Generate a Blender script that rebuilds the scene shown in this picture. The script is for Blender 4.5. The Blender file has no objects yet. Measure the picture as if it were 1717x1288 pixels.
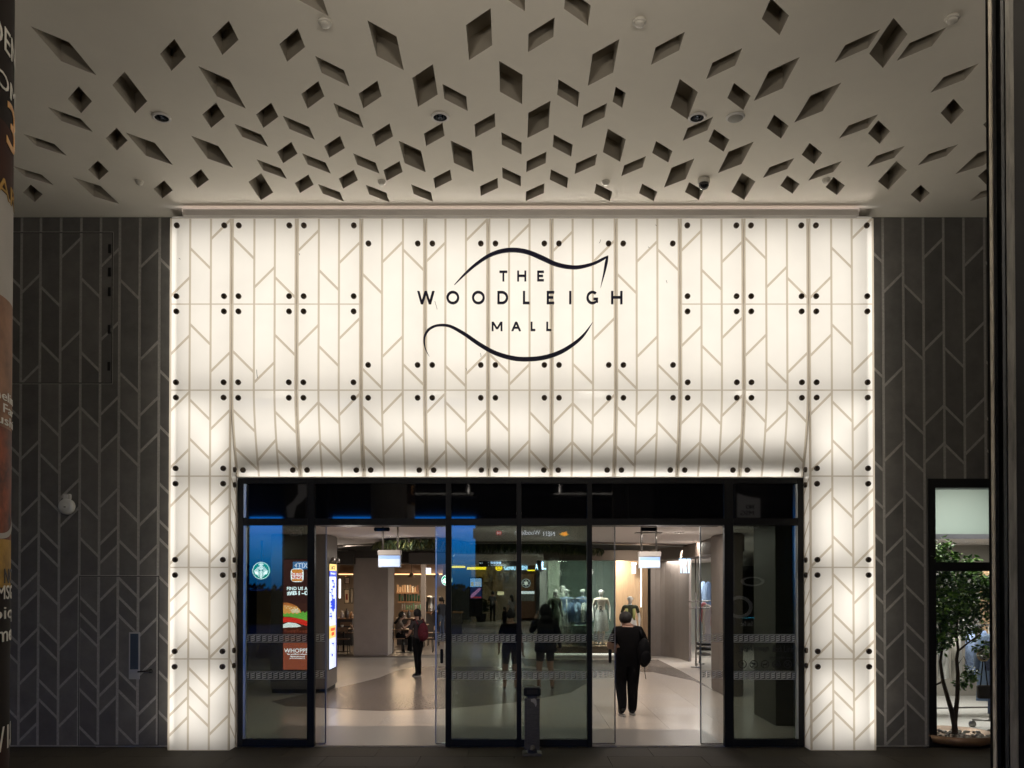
import bpy, bmesh, math, random
from mathutils import Vector, Matrix
from mathutils.geometry import delaunay_2d_cdt
random.seed(11)
SC = bpy.context.scene
COL = SC.collection
R = math.radians

# ------------------------------------------------------------------ camera
F, PX, HORIZON, TILT = 1440.0, 862.0, 975.0, R(0.72)
PY = HORIZON - F * math.tan(TILT)
CAM = Vector((0.0, -11.43, 2.25))
cam_d = bpy.data.cameras.new('camera'); cam = bpy.data.objects.new('camera', cam_d); COL.objects.link(cam)
cam.location = CAM; cam.rotation_euler = (R(90) + TILT, 0, 0)
cam_d.sensor_fit = 'HORIZONTAL'; cam_d.sensor_width = 36.0
cam_d.lens = 36.0 * F / 1717.0
cam_d.shift_x = (858.5 - PX) / 1717.0
cam_d.shift_y = (PY - 644.0) / 1717.0
cam_d.clip_start = 0.05; cam_d.clip_end = 800
SC.camera = cam

# ------------------------------------------------------------------ dusk sky, exposure
W = bpy.data.worlds.new('World'); SC.world = W; W.use_nodes = True
nt = W.node_tree; nt.nodes.clear()
wo = nt.nodes.new('ShaderNodeOutputWorld'); bg = nt.nodes.new('ShaderNodeBackground')
sky = nt.nodes.new('ShaderNodeTexSky'); sky.sky_type = 'NISHITA'; sky.sun_disc = False
sky.sun_elevation = R(9.0); sky.sun_rotation = R(20)
tint = nt.nodes.new('ShaderNodeMix'); tint.data_type = 'RGBA'; tint.blend_type = 'MULTIPLY'
tint.inputs[0].default_value = 1.0; tint.inputs[7].default_value = (0.006, 0.17, 1.0, 1)
nt.links.new(sky.outputs[0], tint.inputs[6]); nt.links.new(tint.outputs[2], bg.inputs[0])
bg.inputs[1].default_value = 1.05
nt.links.new(bg.outputs[0], wo.inputs[0])
SC.view_settings.view_transform = 'Standard'; SC.view_settings.look = 'None'
SC.view_settings.exposure = 0.0; SC.view_settings.gamma = 1.0; SC.view_settings.use_curve_mapping = False
SC.render.engine = 'CYCLES'
cy = SC.cycles
cy.use_denoising = True; cy.max_bounces = 8; cy.diffuse_bounces = 4; cy.glossy_bounces = 4
cy.transparent_max_bounces = 24; cy.transmission_bounces = 6
cy.sample_clamp_indirect = 4.0; cy.caustics_reflective = False; cy.caustics_refractive = False

# ------------------------------------------------------------------ projection helpers (photograph pixel -> place)
_cs, _sn = math.cos(TILT), math.sin(TILT)
def ray(px, py):
    u = (px - PX) / F; v = (PY - py) / F
    return Vector((u, _cs - v * _sn, _sn + v * _cs))
def on_y(px, py, Y):
    d = ray(px, py); return CAM + d * ((Y - CAM.y) / d.y)
def on_z(px, py, Z):
    d = ray(px, py); return CAM + d * ((Z - CAM.z) / d.z)
def pt(px, py, d):                      # d = distance in front of the camera
    return on_y(px, py, d + CAM.y)

# ------------------------------------------------------------------ materials
MATS = {}
def mat(name, col, rough=0.6, metal=0.0, spec=0.5, noise=0.0, nscale=8.0, bump=0.0, bscale=60.0, emit=None, estr=0.0, stretch=None, coat=0.0):
    if name in MATS: return MATS[name]
    m = bpy.data.materials.new(name); m.use_nodes = True
    t = m.node_tree; b = t.nodes['Principled BSDF']
    b.inputs['Base Color'].default_value = (*col, 1); b.inputs['Roughness'].default_value = rough
    b.inputs['Metallic'].default_value = metal; b.inputs['Specular IOR Level'].default_value = spec
    if coat: b.inputs['Coat Weight'].default_value = coat
    if emit:
        b.inputs['Emission Color'].default_value = (*emit, 1); b.inputs['Emission Strength'].default_value = estr
    if noise or bump:
        tc = t.nodes.new('ShaderNodeTexCoord'); mp = t.nodes.new('ShaderNodeMapping')
        t.links.new(tc.outputs['Object'], mp.inputs[0])
        if stretch: mp.inputs['Scale'].default_value = stretch
    if noise:
        n = t.nodes.new('ShaderNodeTexNoise'); n.inputs['Scale'].default_value = nscale; n.inputs['Detail'].default_value = 6; n.inputs['Roughness'].default_value = .65
        t.links.new(mp.outputs[0], n.inputs['Vector'])
        r = t.nodes.new('ShaderNodeValToRGB')
        r.color_ramp.elements[0].position = .28; r.color_ramp.elements[1].position = .74
        r.color_ramp.elements[0].color = (*[max(0, c * (1 - noise)) for c in col], 1)
        r.color_ramp.elements[1].color = (*[min(1, c * (1 + noise)) for c in col], 1)
        t.links.new(n.outputs[0], r.inputs[0]); t.links.new(r.outputs[0], b.inputs['Base Color'])
        rr = t.nodes.new('ShaderNodeMapRange'); rr.inputs[3].default_value = max(.02, rough * .8); rr.inputs[4].default_value = min(1, rough * 1.25)
        t.links.new(n.outputs[0], rr.inputs[0]); t.links.new(rr.outputs[0], b.inputs['Roughness'])
    if bump:
        n2 = t.nodes.new('ShaderNodeTexNoise'); n2.inputs['Scale'].default_value = bscale; n2.inputs['Detail'].default_value = 4
        t.links.new(mp.outputs[0], n2.inputs['Vector'])
        bp = t.nodes.new('ShaderNodeBump'); bp.inputs['Strength'].default_value = bump; bp.inputs['Distance'].default_value = .01
        t.links.new(n2.outputs[0], bp.inputs['Height']); t.links.new(bp.outputs[0], b.inputs['Normal'])
    MATS[name] = m; return m
def emat(name, col, s):
    return mat(name, tuple(min(.8, c) for c in col), .4, emit=col, estr=s)
def translucent(name, tcol, dcol, fac, gloss=0.05, noise=.05):
    m = bpy.data.materials.new(name); m.use_nodes = True; t = m.node_tree; t.nodes.clear()
    o = t.nodes.new('ShaderNodeOutputMaterial'); tr = t.nodes.new('ShaderNodeBsdfTranslucent'); df = t.nodes.new('ShaderNodeBsdfDiffuse')
    gl = t.nodes.new('ShaderNodeBsdfGlossy'); gl.inputs['Roughness'].default_value = .12
    df.inputs[0].default_value = (*dcol, 1)
    tc = t.nodes.new('ShaderNodeTexCoord'); n = t.nodes.new('ShaderNodeTexNoise'); n.inputs['Scale'].default_value = 2.2; n.inputs['Detail'].default_value = 7
    t.links.new(tc.outputs['Object'], n.inputs['Vector'])
    r = t.nodes.new('ShaderNodeValToRGB'); r.color_ramp.elements[0].position = .3; r.color_ramp.elements[1].position = .7
    r.color_ramp.elements[0].color = (*[c * (1 - noise) for c in tcol], 1); r.color_ramp.elements[1].color = (*[min(1, c * (1 + noise)) for c in tcol], 1)
    t.links.new(n.outputs[0], r.inputs[0]); t.links.new(r.outputs[0], tr.inputs[0])
    mx = t.nodes.new('ShaderNodeMixShader'); mx.inputs[0].default_value = fac
    t.links.new(tr.outputs[0], mx.inputs[1]); t.links.new(df.outputs[0], mx.inputs[2])
    m2 = t.nodes.new('ShaderNodeMixShader'); m2.inputs[0].default_value = gloss
    t.links.new(mx.outputs[0], m2.inputs[1]); t.links.new(gl.outputs[0], m2.inputs[2]); t.links.new(m2.outputs[0], o.inputs[0])
    return m
def glassmat(name, tintc, refl, rough=0.0):
    m = bpy.data.materials.new(name); m.use_nodes = True; t = m.node_tree; t.nodes.clear()
    o = t.nodes.new('ShaderNodeOutputMaterial'); tr = t.nodes.new('ShaderNodeBsdfTransparent'); gl = t.nodes.new('ShaderNodeBsdfGlossy')
    tr.inputs[0].default_value = (*tintc, 1); gl.inputs['Roughness'].default_value = rough
    fr = t.nodes.new('ShaderNodeFresnel'); fr.inputs['IOR'].default_value = 1.5
    ad = t.nodes.new('ShaderNodeMath'); ad.operation = 'ADD'; ad.inputs[1].default_value = refl; ad.use_clamp = True
    t.links.new(fr.outputs[0], ad.inputs[0])
    mx = t.nodes.new('ShaderNodeMixShader'); t.links.new(ad.outputs[0], mx.inputs[0])
    t.links.new(tr.outputs[0], mx.inputs[1]); t.links.new(gl.outputs[0], mx.inputs[2]); t.links.new(mx.outputs[0], o.inputs[0])
    return m

# ------------------------------------------------------------------ mesh builder
class MB:
    def __init__(s): s.v = []; s.f = []; s.m = []; s.sm = []
    def add(s, vs, fs, mi=0, smooth=False):
        o = len(s.v); s.v += [tuple(v) for v in vs]
        for f in fs: s.f.append([o + i for i in f]); s.m.append(mi); s.sm.append(smooth)
        return s
    def box(s, x0, x1, y0, y1, z0, z1, mi=0):
        vs = [(x, y, z) for z in (z0, z1) for y in (y0, y1) for x in (x0, x1)]
        return s.add(vs, [(0, 2, 3, 1), (4, 5, 7, 6), (0, 1, 5, 4), (2, 6, 7, 3), (0, 4, 6, 2), (1, 3, 7, 5)], mi)
    def cbox(s, c, sz, mi=0):
        return s.box(c[0] - sz[0] / 2, c[0] + sz[0] / 2, c[1] - sz[1] / 2, c[1] + sz[1] / 2, c[2] - sz[2] / 2, c[2] + sz[2] / 2, mi)
    def prism(s, poly, y0, y1, mi=0):   # polygon in (x,z), extruded from y0 (front) to y1
        n = len(poly); a = sum(poly[i][0] * poly[(i + 1) % n][1] - poly[(i + 1) % n][0] * poly[i][1] for i in range(n))
        if a < 0: poly = poly[::-1]
        vs = [(p[0], y0, p[1]) for p in poly] + [(p[0], y1, p[1]) for p in poly]
        fs = [tuple(range(n)), tuple(range(2 * n - 1, n - 1, -1))] + [(i, n + i, n + (i + 1) % n, (i + 1) % n) for i in range(n)]
        return s.add(vs, fs, mi)
    def slab(s, poly, z0, z1, mi=0):    # polygon in (x,y), extruded up
        n = len(poly); a = sum(poly[i][0] * poly[(i + 1) % n][1] - poly[(i + 1) % n][0] * poly[i][1] for i in range(n))
        if a < 0: poly = poly[::-1]
        vs = [(p[0], p[1], z0) for p in poly] + [(p[0], p[1], z1) for p in poly]
        fs = [tuple(range(n - 1, -1, -1)), tuple(range(n, 2 * n))] + [(i, (i + 1) % n, n + (i + 1) % n, n + i) for i in range(n)]
        return s.add(vs, fs, mi)
    def lathe(s, prof, c=(0, 0, 0), n=20, axis='z', mi=0, smooth=True, sx=1, sy=1, cap=True):
        vs = []; fs = []
        for (r, h) in prof:
            for k in range(n):
                a = 2 * math.pi * k / n; x, y = r * math.cos(a) * sx, r * math.sin(a) * sy
                if axis == 'z': p = (c[0] + x, c[1] + y, c[2] + h)
                elif axis == 'y': p = (c[0] + x, c[1] - h, c[2] + y)
                else: p = (c[0] + h, c[1] + x, c[2] + y)
                vs.append(p)
        for j in range(len(prof) - 1):
            for k in range(n):
                fs.append((j * n + k, j * n + (k + 1) % n, (j + 1) * n + (k + 1) % n, (j + 1) * n + k))
        if cap: fs.append(tuple(range(n - 1, -1, -1))); fs.append(tuple((len(prof) - 1) * n + k for k in range(n)))
        return s.add(vs, fs, mi, smooth)
    def tube(s, pts, rad, n=8, mi=0, flat=1.0):
        pts = [Vector(p) for p in pts]; vs = []; fs = []
        rads = rad if isinstance(rad, (list, tuple)) else [rad] * len(pts)
        for i, p in enumerate(pts):
            d = (pts[min(i + 1, len(pts) - 1)] - pts[max(i - 1, 0)]).normalized()
            up = Vector((0, 0, 1)) if abs(d.z) < .9 else Vector((0, 1, 0))
            a = d.cross(up).normalized(); b = d.cross(a)
            for k in range(n):
                t = 2 * math.pi * k / n; vs.append(p + (a * math.cos(t) + b * math.sin(t) * flat) * rads[i])
        for i in range(len(pts) - 1):
            for k in range(n):
                fs.append((i * n + k, i * n + (k + 1) % n, (i + 1) * n + (k + 1) % n, (i + 1) * n + k))
        fs.append(tuple(range(n - 1, -1, -1))); fs.append(tuple((len(pts) - 1) * n + k for k in range(n)))
        return s.add(vs, fs, mi, True)
    def ball(s, c, r, nu=14, nv=9, mi=0, keep=None):
        rx, ry, rz = r if isinstance(r, (tuple, list)) else (r, r, r)
        vs = []; fs = []
        for j in range(nv + 1):
            th = math.pi * j / nv
            for k in range(nu):
                a = 2 * math.pi * k / nu
                vs.append((c[0] + rx * math.sin(th) * math.cos(a), c[1] + ry * math.sin(th) * math.sin(a), c[2] + rz * math.cos(th)))
        for j in range(nv):
            for k in range(nu):
                q = (j * nu + k, (j + 1) * nu + k, (j + 1) * nu + (k + 1) % nu, j * nu + (k + 1) % nu)
                if keep:
                    m = [sum(vs[i][e] for i in q) / 4 for e in range(3)]
                    if not keep(((m[0] - c[0]) / rx, (m[1] - c[1]) / ry, (m[2] - c[2]) / rz)): continue
                fs.append(q)
        return s.add(vs, fs, mi, True)
    def mesh(s, name, mats):
        me = bpy.data.meshes.new(name); me.from_pydata(s.v, [], s.f)
        for m in (mats if isinstance(mats, (list, tuple)) else [mats]): me.materials.append(m)
        me.polygons.foreach_set('material_index', s.m); me.polygons.foreach_set('use_smooth', s.sm)
        me.update(); return me
    def build(s, name, mats, parent=None, **tags):
        return link(name, s.mesh(name, mats), parent, **tags)
def link(name, me, parent=None, label=None, cat=None, group=None, kind=None, loc=None):
    o = bpy.data.objects.new(name, me); COL.objects.link(o)
    if parent: o.parent = parent
    if loc is not None: o.location = loc
    if label: o['label'] = label
    if cat: o['category'] = cat
    if group: o['group'] = group
    if kind: o['kind'] = kind
    return o
def thing(name, label, cat, loc=(0, 0, 0), rz=0.0, group=None, kind=None):
    o = link(name, None, None, label, cat, group, kind, loc); o.rotation_euler = (0, 0, rz); o.empty_display_size = .1
    return o
def copy_tree(src, label=None, loc=None, rz=None, parent=None):
    c = src.copy(); COL.objects.link(c); c.parent = parent
    if label: c['label'] = label
    if loc is not None: c.location = loc
    if rz is not None: c.rotation_euler = (0, 0, rz)
    for ch in list(src.children): copy_tree(ch, parent=c)
    return c
def bevel(o, w=.01, seg=2):
    me = o.data; bm = bmesh.new(); bm.from_mesh(me)
    bmesh.ops.remove_doubles(bm, verts=bm.verts, dist=1e-5)
    es = [e for e in bm.edges if len(e.link_faces) == 2 and e.calc_face_angle(0) > .6]
    bmesh.ops.bevel(bm, geom=es, offset=w, segments=seg, affect='EDGES', clamp_overlap=True)
    bm.to_mesh(me); bm.free(); return o

_tc = {}
def text_mesh(body, depth=.0, bold=0.0):
    if any(c in body for c in 'MWmw'): bold = 0.0
    k = (body, depth, bold)
    if k in _tc: return _tc[k]
    cu = bpy.data.curves.new('lettering', 'FONT'); cu.body = body; cu.size = 1; cu.extrude = depth / 2; cu.resolution_u = 3
    cu.offset = bold
    ob = bpy.data.objects.new('lettering', cu); COL.objects.link(ob)
    dg = bpy.context.evaluated_depsgraph_get(); dg.update()
    me = bpy.data.meshes.new_from_object(ob.evaluated_get(dg))
    V = [v.co.copy() for v in me.vertices]; Fc = [list(p.vertices) for p in me.polygons]
    bpy.data.objects.remove(ob); bpy.data.curves.remove(cu); bpy.data.meshes.remove(me)
    _tc[k] = (V, Fc); return _tc[k]
def text_mb(mb, body, x0, x1, z0, z1, Y, depth=.004, mi=0, back=False, bold=0.0, axis=None):
    """lettering stretched to a box on a vertical plane facing -Y (or +Y with back=True; axis='x': plane facing +X, x0..x1 are then Y)"""
    V, Fc = text_mesh(body, 1.0, bold)
    a0, a1 = min(v.x for v in V), max(v.x for v in V); b0, b1 = min(v.y for v in V), max(v.y for v in V)
    vs = []
    for v in V:
        s = (v.x - a0) / (a1 - a0); q = (v.y - b0) / (b1 - b0); dz = v.z * depth
        if axis == 'x': vs.append((Y + dz, x0 + s * (x1 - x0), z0 + q * (z1 - z0)))
        elif back: vs.append((x1 - s * (x1 - x0), Y + dz, z0 + q * (z1 - z0)))
        else: vs.append((x0 + s * (x1 - x0), Y - dz, z0 + q * (z1 - z0)))
    mb.add(vs, Fc, mi); return mb

# ------------------------------------------------------------------ polygon helpers
def clip_half(poly, a, b, c):           # keep a*x+b*z<=c
    out = []
    for i in range(len(poly)):
        p, q = poly[i], poly[(i + 1) % len(poly)]
        dp, dq = a * p[0] + b * p[1] - c, a * q[0] + b * q[1] - c
        if dp <= 0: out.append(p)
        if (dp < 0 < dq) or (dq < 0 < dp):
            t = dp / (dp - dq); out.append((p[0] + (q[0] - p[0]) * t, p[1] + (q[1] - p[1]) * t))
    return out
def area(p): return abs(sum(p[i][0] * p[(i + 1) % len(p)][1] - p[(i + 1) % len(p)][0] * p[i][1] for i in range(len(p)))) / 2 if len(p) > 2 else 0
def clip_rect(poly, x0, x1, z0, z1):
    for h in ((-1, 0, -x0), (1, 0, x1), (0, -1, -z0), (0, 1, z1)):
        poly = clip_half(poly, *h)
        if len(poly) < 3: return []
    return poly if area(poly) > 1e-5 else []
def minus_rect(poly, x0, x1, z0, z1):
    res = []
    for cut, keep in (((1, 0, x0), (-1, 0, -x0)), ((-1, 0, -x1), (1, 0, x1)), ((0, 1, z0), (0, -1, -z0)), ((0, -1, -z1), (0, 1, z1))):
        piece = clip_half(poly, *cut)
        if area(piece) > 1e-4: res.append(piece)
        poly = clip_half(poly, *keep)
        if len(poly) < 3: break
    return res
def strip_cells(x0, x1, zlo, zhi, diags, hb):
    """cells of one herringbone strip: [(polygon, is_band)] between zlo and zhi; diags = [(sign, z at mid)]"""
    w = (x1 - x0); D = sorted(diags, key=lambda d: d[1]); out = []
    L, Rr = zlo - 9, zlo - 9
    for s, z in D:
        l, r = z - s * w / 2, z + s * w / 2
        out.append(([(x0, L), (x1, Rr), (x1, r - hb), (x0, l - hb)], False))
        out.append(([(x0, l - hb), (x1, r - hb), (x1, r + hb), (x0, l + hb)], True))
        L, Rr = l + hb, r + hb
    out.append(([(x0, L), (x1, Rr), (x1, zhi + 9), (x0, zhi + 9)], False))
    return [(c, b) for c, b in ((clip_rect(p, x0, x1, zlo, zhi), b) for p, b in out) if c]
# ================================================================== SETTING
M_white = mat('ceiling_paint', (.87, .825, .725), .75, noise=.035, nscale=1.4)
M_recess_shade = mat('recess_shade', (.43, .39, .32), .8, noise=.05, nscale=6)  # shade inside the recesses is put into this darker colour
M_fascia = mat('fascia_paint', (.74, .70, .66), .6, noise=.03, nscale=5)
M_pave = mat('granite_paving', (.05, .044, .035), .75, spec=.2, noise=.35, nscale=26, bump=.15, bscale=160)
M_pave2 = mat('granite_paving_dark', (.042, .037, .031), .7, spec=.2, noise=.4, nscale=22, bump=.15, bscale=160)
M_joint = mat('paving_joint', (.03, .028, .025), .9)
M_road = mat('asphalt', (.05, .05, .052), .85, noise=.2, nscale=40)
M_black = mat('black_aluminium', (.006, .006, .0065), .45, metal=.0, spec=.25, noise=.2, nscale=30)
M_silver = mat('silver_trim', (.62, .66, .70), .28, metal=1.0)
M_steel = mat('brushed_steel', (.30, .29, .275), .34, metal=1.0, noise=.25, nscale=14, stretch=(1, 1, 14))
M_dark = mat('dark_void', (.02, .02, .02), .8)

# ground outside
mb = MB(); mb.add([(-220, -260, -.03), (220, -260, -.03), (220, .62, -.03), (-220, .62, -.03)], [(0, 1, 2, 3)])
ground = mb.build('ground', M_joint, kind='structure')
slab_a = MB().box(-.597, .597, -.297, .297, -.025, 0)
bm_a = slab_a.mesh('paving_slab', M_pave); bm_b = slab_a.mesh('paving_slab', M_pave2)
for i in range(-9, 11):
    for j in range(7):
        o = link('paving_slab', random.choice((bm_a, bm_a, bm_b)), ground, loc=(i * 1.2 + (.6 if j % 2 else 0), -.06 - j * .6, random.uniform(-.0012, .0)))
mb = MB(); mb.add([(-60, -32, -.012), (60, -32, -.012), (60, -3.97, -.012), (-60, -3.97, -.012)], [(0, 1, 2, 3)])
mb.build('pavement', M_pave2, kind='structure')
mb = MB(); mb.add([(-220, -60, -.016), (220, -60, -.016), (220, -32.2, -.016), (-220, -32.2, -.016)], [(0, 1, 2, 3)])
mb.build('road', M_road, kind='structure')

# ------------------------------------------------------------------ canopy ceiling with diamond recesses
WY_ = .30
CZ, CY1, CY0, CX = 7.25, WY_ + .2, -31.0, 14.5
diam = '''109,87,+,l 512,-22,+,l 290,93,-,s 378,64.5,-,s 490,76.5,-,s 218,156.5,-,l 134,168,-,s 119,201,+,s 76,243,+,s 56,294.5,+,s
55,324.5,-,s 165,286,-,s 195.7,234,-,s 162.5,320.5,+,l 252,250.6,+,l 357,255.5,+,l 374,148,+,l 358,194,-,s 448,194,-,s 422,227.5,+,s
501.7,214.6,+,s 558,120,+,s 524.5,159.8,-,s 481.5,256.5,-,s 561,246.8,-,s 456,284,+,s 531,274.4,+,s 437.5,314,-,l 334,300,-,s 273.7,318,-,s
510,308.6,-,s 555.5,323.5,+,s 585,194.3,+,s 620.6,159.3,-,s 648,78,+,l 712.8,145,-,l 763.5,164,+,s 641.5,227,-,s 728,226,-,s 614.6,274.6,+,s
584,301,-,s 659,287,-,s 633.5,324.7,+,s 692,263.5,+,l 775.7,263,+,l 742,300.5,-,s 708,324,+,s 820,313.8,-,s 857,140,+,l 803.7,59.4,-,l
907,59.4,-,s 968,12,+,s 813,210.6,-,s 858,241,+,s 858,297,+,s 903,201.6,-,l 899,272,-,s 897,322.6,-,s 953,157,+,s 943.5,244.6,+,s
937.5,300,+,s 996,194.6,-,s 1011,106.6,-,l 1038,163.5,+,t 1029.8,244.6,+,l 982,275.4,-,s 1011.6,323,+,s 1110.5,255,+,s 1062,279,-,s 1086.7,323,+,s
1119,82,-,s 1146.7,167.8,+,l 1138,291,-,l 1213.6,107.6,-,s 1300,29,+,s 1239,162.5,+,s 1301,134,-,l 1169.6,216.6,-,s 1205.5,236,+,s 1232.6,265,-,l
1304,213,+,s 1369.6,173.3,-,l 1436.4,78,-,s 1489,74,+,l 1544,74.8,-,s 1599.6,131.7,-,s 1596.8,187.6,+,s 1438.8,212.5,-,s 1474,222,+,s 1361.6,258,+,s
1305,282,-,s 1382.6,287,-,s 1484.6,263,-,s 1572,260,-,s 1496,295,+,l 1645,267,-,l 1543,325,+,s 1657,294,+,s 1658,323,-,s 1246,313.4,+,l
1163.8,320.8,+,s 1324.6,310,+,s 1400.4,312.4,+,s 1668,207,+,s 858,-14,+,s'''
DW, DS, DL = .228, .272, .520
holes = []
for tok in diam.split():
    x, y, s, l = tok.split(','); c = on_z(float(x), float(y), CZ)
    w, ln = {'s': (DW, DS), 'l': (DW, DL), 't': (DW * .5, DS)}[l]; sg = 1 if s == '+' else -1
    w2, l2 = w / 2, ln / 2
    # left edge x-w2, right edge x+w2; right side is farther (+Y) by w when '+'
    holes.append([(c.x - w2, c.y - l2 - sg * w2), (c.x + w2, c.y - l2 + sg * w2), (c.x + w2, c.y + l2 + sg * w2), (c.x - w2, c.y + l2 - sg * w2)])
# the pattern goes on over the camera's head
for k in range(46):
    cx, cyy = random.uniform(-6.5, 6.5), random.uniform(-9.5, -5.2)
    if any(abs(cx - sum(p[0] for p in h) / 4) < .34 and abs(cyy - sum(p[1] for p in h) / 4) < .62 for h in holes): continue
    if on_z(862, -40, CZ).y < cyy: continue
    sg = random.choice((1, -1)); w2 = DW / 2; l2 = random.choice((DS, DS, DL)) / 2
    holes.append([(cx - w2, cyy - l2 - sg * w2), (cx + w2, cyy - l2 + sg * w2), (cx + w2, cyy + l2 + sg * w2), (cx - w2, cyy + l2 - sg * w2)])
V = [Vector(p) for p in ((-CX, CY0), (CX, CY0), (CX, CY1), (-CX, CY1))]; E = [(0, 1), (1, 2), (2, 3), (3, 0)]
for h in holes:
    b = len(V); V += [Vector(p) for p in h]; E += [(b + i, b + (i + 1) % 4) for i in range(4)]
vo, eo, fo, *_ = delaunay_2d_cdt(V, E, [], 0, 1e-6)
def inside(p, h):
    s = [(h[(i + 1) % 4][0] - h[i][0]) * (p[1] - h[i][1]) - (h[(i + 1) % 4][1] - h[i][1]) * (p[0] - h[i][0]) for i in range(4)]
    return all(t > 1e-9 for t in s) or all(t < -1e-9 for t in s)
mb = MB(); keep = []
for f in fo:
    c = [sum(vo[i][e] for i in f) / len(f) for e in (0, 1)]
    if not any(inside(c, h) for h in holes): keep.append(tuple(reversed(f)))
mb.add([(v.x, v.y, CZ) for v in vo], keep)
ceiling = mb.build('ceiling', M_white, kind='structure')
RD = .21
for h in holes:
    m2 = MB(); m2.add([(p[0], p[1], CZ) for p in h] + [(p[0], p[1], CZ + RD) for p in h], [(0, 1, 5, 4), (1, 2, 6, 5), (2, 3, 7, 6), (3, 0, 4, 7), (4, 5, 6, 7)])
    m2.build('diamond_recess', M_recess_shade, ceiling)
MB().box(-CX, CX, CY0 + .6, CY0 + 1.0, 5.43, CZ - .002).build('edge_beam', M_dark, ceiling)
MB().box(-CX, CX, CY0, .9, CZ + .30, CZ + .5).build('canopy_slab', M_dark, ceiling)

# ------------------------------------------------------------------ dark herringbone walls either side
M_plate = mat('dark_wall_plate', (.098, .094, .087), .55, noise=.30, nscale=3.2, bump=.12, bscale=120)
PLATES = [M_plate] + [mat('dark_wall_plate_' + n, c, .55, noise=.28, nscale=3.2, bump=.12, bscale=120) for n, c in (('worn', (.088, .084, .078)), ('pale', (.116, .110, .101)))]
M_line = mat('wall_groove_grey', (.29, .277, .255), .6, noise=.25, nscale=30)
M_seam = mat('black_seam', (.006, .006, .006), .7)
WY = .30
def wallx(px): return on_y(px, 800, WY).x
def wallz(py): return on_y(PX, py, WY).z
def parse(s): return [(1 if t[0] == '/' else -1, float(t[1:])) for t in s.split()]
LW = {  # strip edges (photo px) : diagonals
 (34, 66): '/476 /628 /755 /850 /911 /975 /1008 /1069.5 /1132 /1196 /1228',
 (66, 100): '\\497.5 \\591 \\715 \\777.7 \\841 \\903 \\934 \\998 \\1062 \\1091.6 \\1156 \\1188',
 (100, 134): '/416 /572 /699 /759.5 /820 /867 /979.6 /1011.6 /1074 /1138 /1202.5',
 (134, 167): '\\483 \\606.5 \\699.4 \\761 \\854 \\917.7 \\1016 \\1044 \\1069 \\1138 \\1170.5 \\1233.6',
 (167, 199): '/432 /555.5 /680.5 /742.7 /835 /898 /930 /993 /1056.5 /1120 /1152.8 /1183',
 (199, 233): '\\485.5 \\641.4 \\703 \\764.7 \\859 \\922 \\984.7 \\1016.7 \\1047 \\1141 \\1173 \\1235.6',
 (233, 266): '/433 /588 /681.6 /743 /866 /930 /993 /1052 /1118 /1183 /1214.7',
 (266, 299): '\\450 \\637 \\730 \\826 \\888 \\918 \\982 \\1046 \\1078 \\1141 \\1208'}
RW = {
 (1449, 1482): '\\424 \\617 \\774 \\837 \\895.6 \\933 \\997 \\1060 \\1089.7 \\1121 \\1184',
 (1482, 1516): '/474.4 /631.7 /757 /851.8 /915 /980 /1010 /1072.7 /1137.8 /1201.7 /1232.5',
 (1516, 1550): '\\493 \\587 \\711.8 \\775 \\839 \\903 \\934 \\997.8 \\1061 \\1092.4 \\1157.5 \\1192',
 (1550, 1584): '/416.5 /572 /696.6 /759.5', (1584, 1618): '\\478.7 \\599.5 \\698 \\761.5', (1618, 1653): '/429.7 /557 /684 /745',
 (1653, 1687): '\\455 \\622 \\716 \\770'}
for k in range(1, 11):
    LW[(34 - 33.3 * k, 34 - 33.3 * (k - 1))] = ' '.join(('\\' if k % 2 else '/') + '%.0f' % (430 + (k * 37) % 50 + q * 63 + random.choice((0, 0, 30))) for q in range(13))
    RW[(1653 + 34 * k, 1687 + 34 * k)] = ' '.join(('/' if k % 2 else '\\') + '%.0f' % (430 + (k * 37) % 50 + q * 63 + random.choice((0, 0, 30))) for q in range(13))
HATCH = (-30, 187, 390, 643); DOOR = (134, 268, 966, 1250); WIN = (1555, 1690, 803, 1258)
def rect(r): return (wallx(r[0]), wallx(r[1]), wallz(r[3]), wallz(r[2]))
def build_wall(strips, wall, door_rects, gone):
    """door_rects: [(rect, parent)]; plates inside a rect become that part's own plates; gone: rect left open"""
    for (a, b), ds in strips.items():
        x0, x1 = wallx(a), wallx(b)
        ds = [(s, wallz(y)) for s, y in parse(ds)]
        for poly, band in strip_cells(x0 + .018, x1 - .018, .02, CZ - .004, ds, .024):
            if band: continue
            todo = [poly]
            if gone:
                r = gone; ins = clip_rect(poly, *r)
                if ins: todo = minus_rect(poly, *r)
            for r, par in door_rects:
                nxt = []
                for p in todo:
                    ins = clip_rect(p, *r)
                    if not ins: nxt.append(p); continue
                    q = clip_rect(p, r[0] + .012, r[1] - .012, r[2] + .012, r[3] - .012)
                    if q: MB().prism(q, -.003, .0).build('plate', random.choice(PLATES), par).location = (0, WY - .004, 0)
                    m = .012; nxt += minus_rect(p, r[0] - m, r[1] + m, r[2] - m, r[3] + m)
                todo = nxt
            if todo:
                m2 = MB()
                for p in todo: m2.prism(p, WY - .004, WY)
                m2.build('plate', random.choice(PLATES), wall)

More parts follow.
